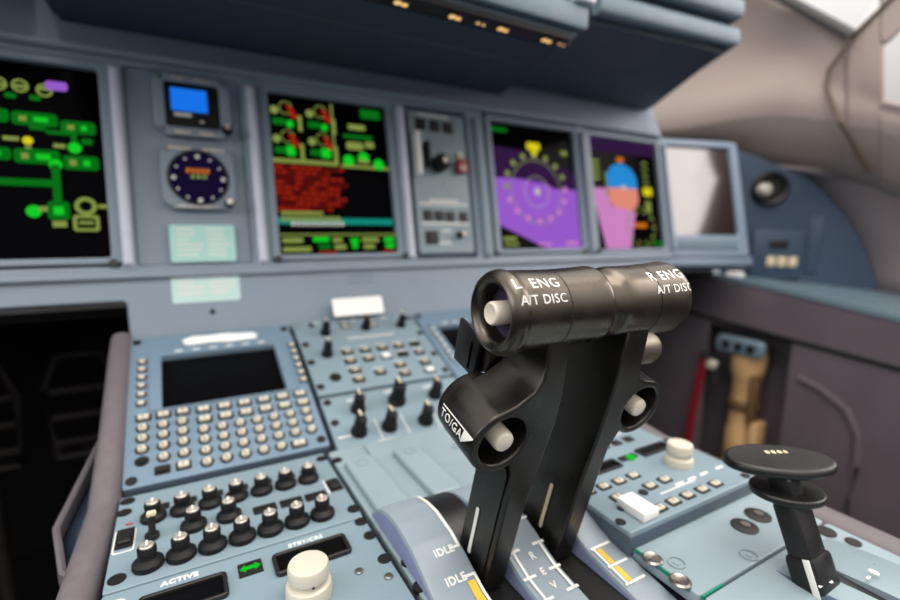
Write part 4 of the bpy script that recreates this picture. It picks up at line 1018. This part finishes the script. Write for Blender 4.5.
cols3 = [(879, [(190,1.13),(183,1.09),(123,1.03),(112,1.04),(98,1.03)]),(900, [(197,1.13),(190,1.09),(127,1.03),(116,1.04),(106,1.03)]),(960, [(222,1.13),(215,1.09),(140,1.03),(124,1.04),(115,1.03)]),(1100, [(260,1.13),(250,1.09),(170,1.03),(140,1.04),(130,1.03)])]
b = BM(); grid(b, [[XW(px, py, x) for py, x in c] for px, c in cols3]); o = obj('wall_right_sill', b, 'liner'); subd(o, 2); solid(o, .004); struct(o)
cols4 = [(880,[(50,1.03),(30,1.035),(6,1.04),(-40,1.05)]),(896,[(36,1.03),(18,1.035),(-8,1.04),(-60,1.05)]),(930,[(0,1.03),(-15,1.035),(-40,1.04),(-110,1.05)]),(1000,[(-90,1.03),(-110,1.035),(-130,1.04),(-200,1.05)])]
b = BM(); grid(b, [[XW(px, py, x) for py, x in c] for px, c in cols4]); o = obj('ceiling', b, 'liner'); subd(o, 2); solid(o, .004); struct(o)
b = BM(); tube(b, [XW(772,-8,1.05), XW(800,7,1.045), XW(828,22,1.04), XW(848,33,1.035), XW(852,37,1.035)], .010, .010, n=10); struct(obj('trim_6', b, 'winframe'))
b = BM(); tube(b, [XW(852,36,1.035), XW(868,21,1.035), XW(888,2,1.035), XW(905,-15,1.035)], .004, .004, n=8); struct(obj('trim_7', b, 'seamb'))
b = BM(); tube(b, [XW(851,38,1.030), XW(842,52,1.03), XW(829,70,1.03), XW(826,88,1.03), XW(832,104,1.02), XW(840,122,1.012), XW(852,142,1.04), XW(866,168,1.075), XW(868,172,1.08)], .0045, .004, n=8, up=(1,0,0)); struct(obj('trim_8', b, 'seamb'))
# window panes: clear glass in the two side openings
glass = bpy.data.materials.new('window_glass'); glass.use_nodes = True
gn = glass.node_tree; gb = gn.nodes['Principled BSDF']; gb.inputs['Transmission Weight'].default_value = 1; gb.inputs['Roughness'].default_value = 0; gb.inputs['IOR'].default_value = 1.02
M['glass'] = glass
b = BM(); grid(b, [[XW(765,-60,1.10), XW(765,-8,1.06), XW(790,4,1.06)],[XW(905,-60,1.10), XW(880,-8,1.055), XW(850,36,1.05)]]); o = obj('window_1', b, 'glass'); struct(o)
b = BM(); grid(b, [[XW(876,110,1.045), XW(876,40,1.045)],[XW(1000,130,1.045), XW(1000,20,1.045)]]); o = obj('window_2', b, 'glass'); struct(o)

# ================================================================ light
w = bpy.data.worlds.new('World'); bpy.context.scene.world = w; w.use_nodes = True
bg = w.node_tree.nodes['Background']
tc = w.node_tree.nodes.new('ShaderNodeTexCoord'); sx = w.node_tree.nodes.new('ShaderNodeSeparateXYZ'); cr = w.node_tree.nodes.new('ShaderNodeValToRGB')
w.node_tree.links.new(tc.outputs['Generated'], sx.inputs[0]); w.node_tree.links.new(sx.outputs['Z'], cr.inputs[0])
mr = w.node_tree.nodes.new('ShaderNodeMapRange'); mr.inputs[1].default_value = -1; mr.inputs[2].default_value = 1
w.node_tree.links.new(sx.outputs['Z'], mr.inputs[0]); w.node_tree.links.new(mr.outputs[0], cr.inputs[0])
cr.color_ramp.elements[0].position = .40; cr.color_ramp.elements[0].color = (.10,.09,.09,1)
cr.color_ramp.elements[1].position = .78; cr.color_ramp.elements[1].color = (1.75,1.70,1.64,1)
e = cr.color_ramp.elements.new(.53); e.color = (.36,.345,.35,1)
w.node_tree.links.new(cr.outputs[0], bg.inputs['Color']); bg.inputs['Strength'].default_value = .98
def area(name, loc, target, sx_, sy_, power, col):
    l = bpy.data.lights.new(name, 'AREA'); l.shape = 'RECTANGLE'; l.size = sx_; l.size_y = sy_; l.energy = power; l.color = col
    o = bpy.data.objects.new(name, l); C.objects.link(o); o.location = loc
    o.rotation_euler = (Vector(target)-Vector(loc)).to_track_quat('-Z','Y').to_euler(); return o
area('overhead_light', (.10,.05,1.75), (0,.3,.6), 1.3, .6, 13, (1,.94,.86))
area('right_window_light', (1.17,-.08,1.33), (.72,.6,.85), .56, .55, 7, (1,.90,.86))
area('left_fill_light', (-1.1,.15,1.15), (0,.3,.7), .6, .45, 3, (.86,.92,1))  # unseen lamp added for soft light from the left

# ================================================================ camera
cam = bpy.data.cameras.new('Camera'); co = bpy.data.objects.new('Camera', cam); C.objects.link(co)
Rm = Matrix(((AX.x, AX.y, -AX.z),(AY.x, AY.y, -AY.z),(AZ.x, AZ.y, -AZ.z)))
co.matrix_world = Matrix.Translation(CAM) @ Rm.to_4x4()
cam.sensor_width = 36; cam.lens = 478/900*36; cam.clip_start = .01
cam.dof.use_dof = True; cam.dof.focus_distance = .238; cam.dof.aperture_fstop = 4.2; cam.dof.aperture_blades = 0
bpy.context.scene.camera = co
v = bpy.context.scene.view_settings; v.view_transform = 'Standard'; v.look = 'None'; v.exposure = 0; v.gamma = 1; v.use_curve_mapping = False
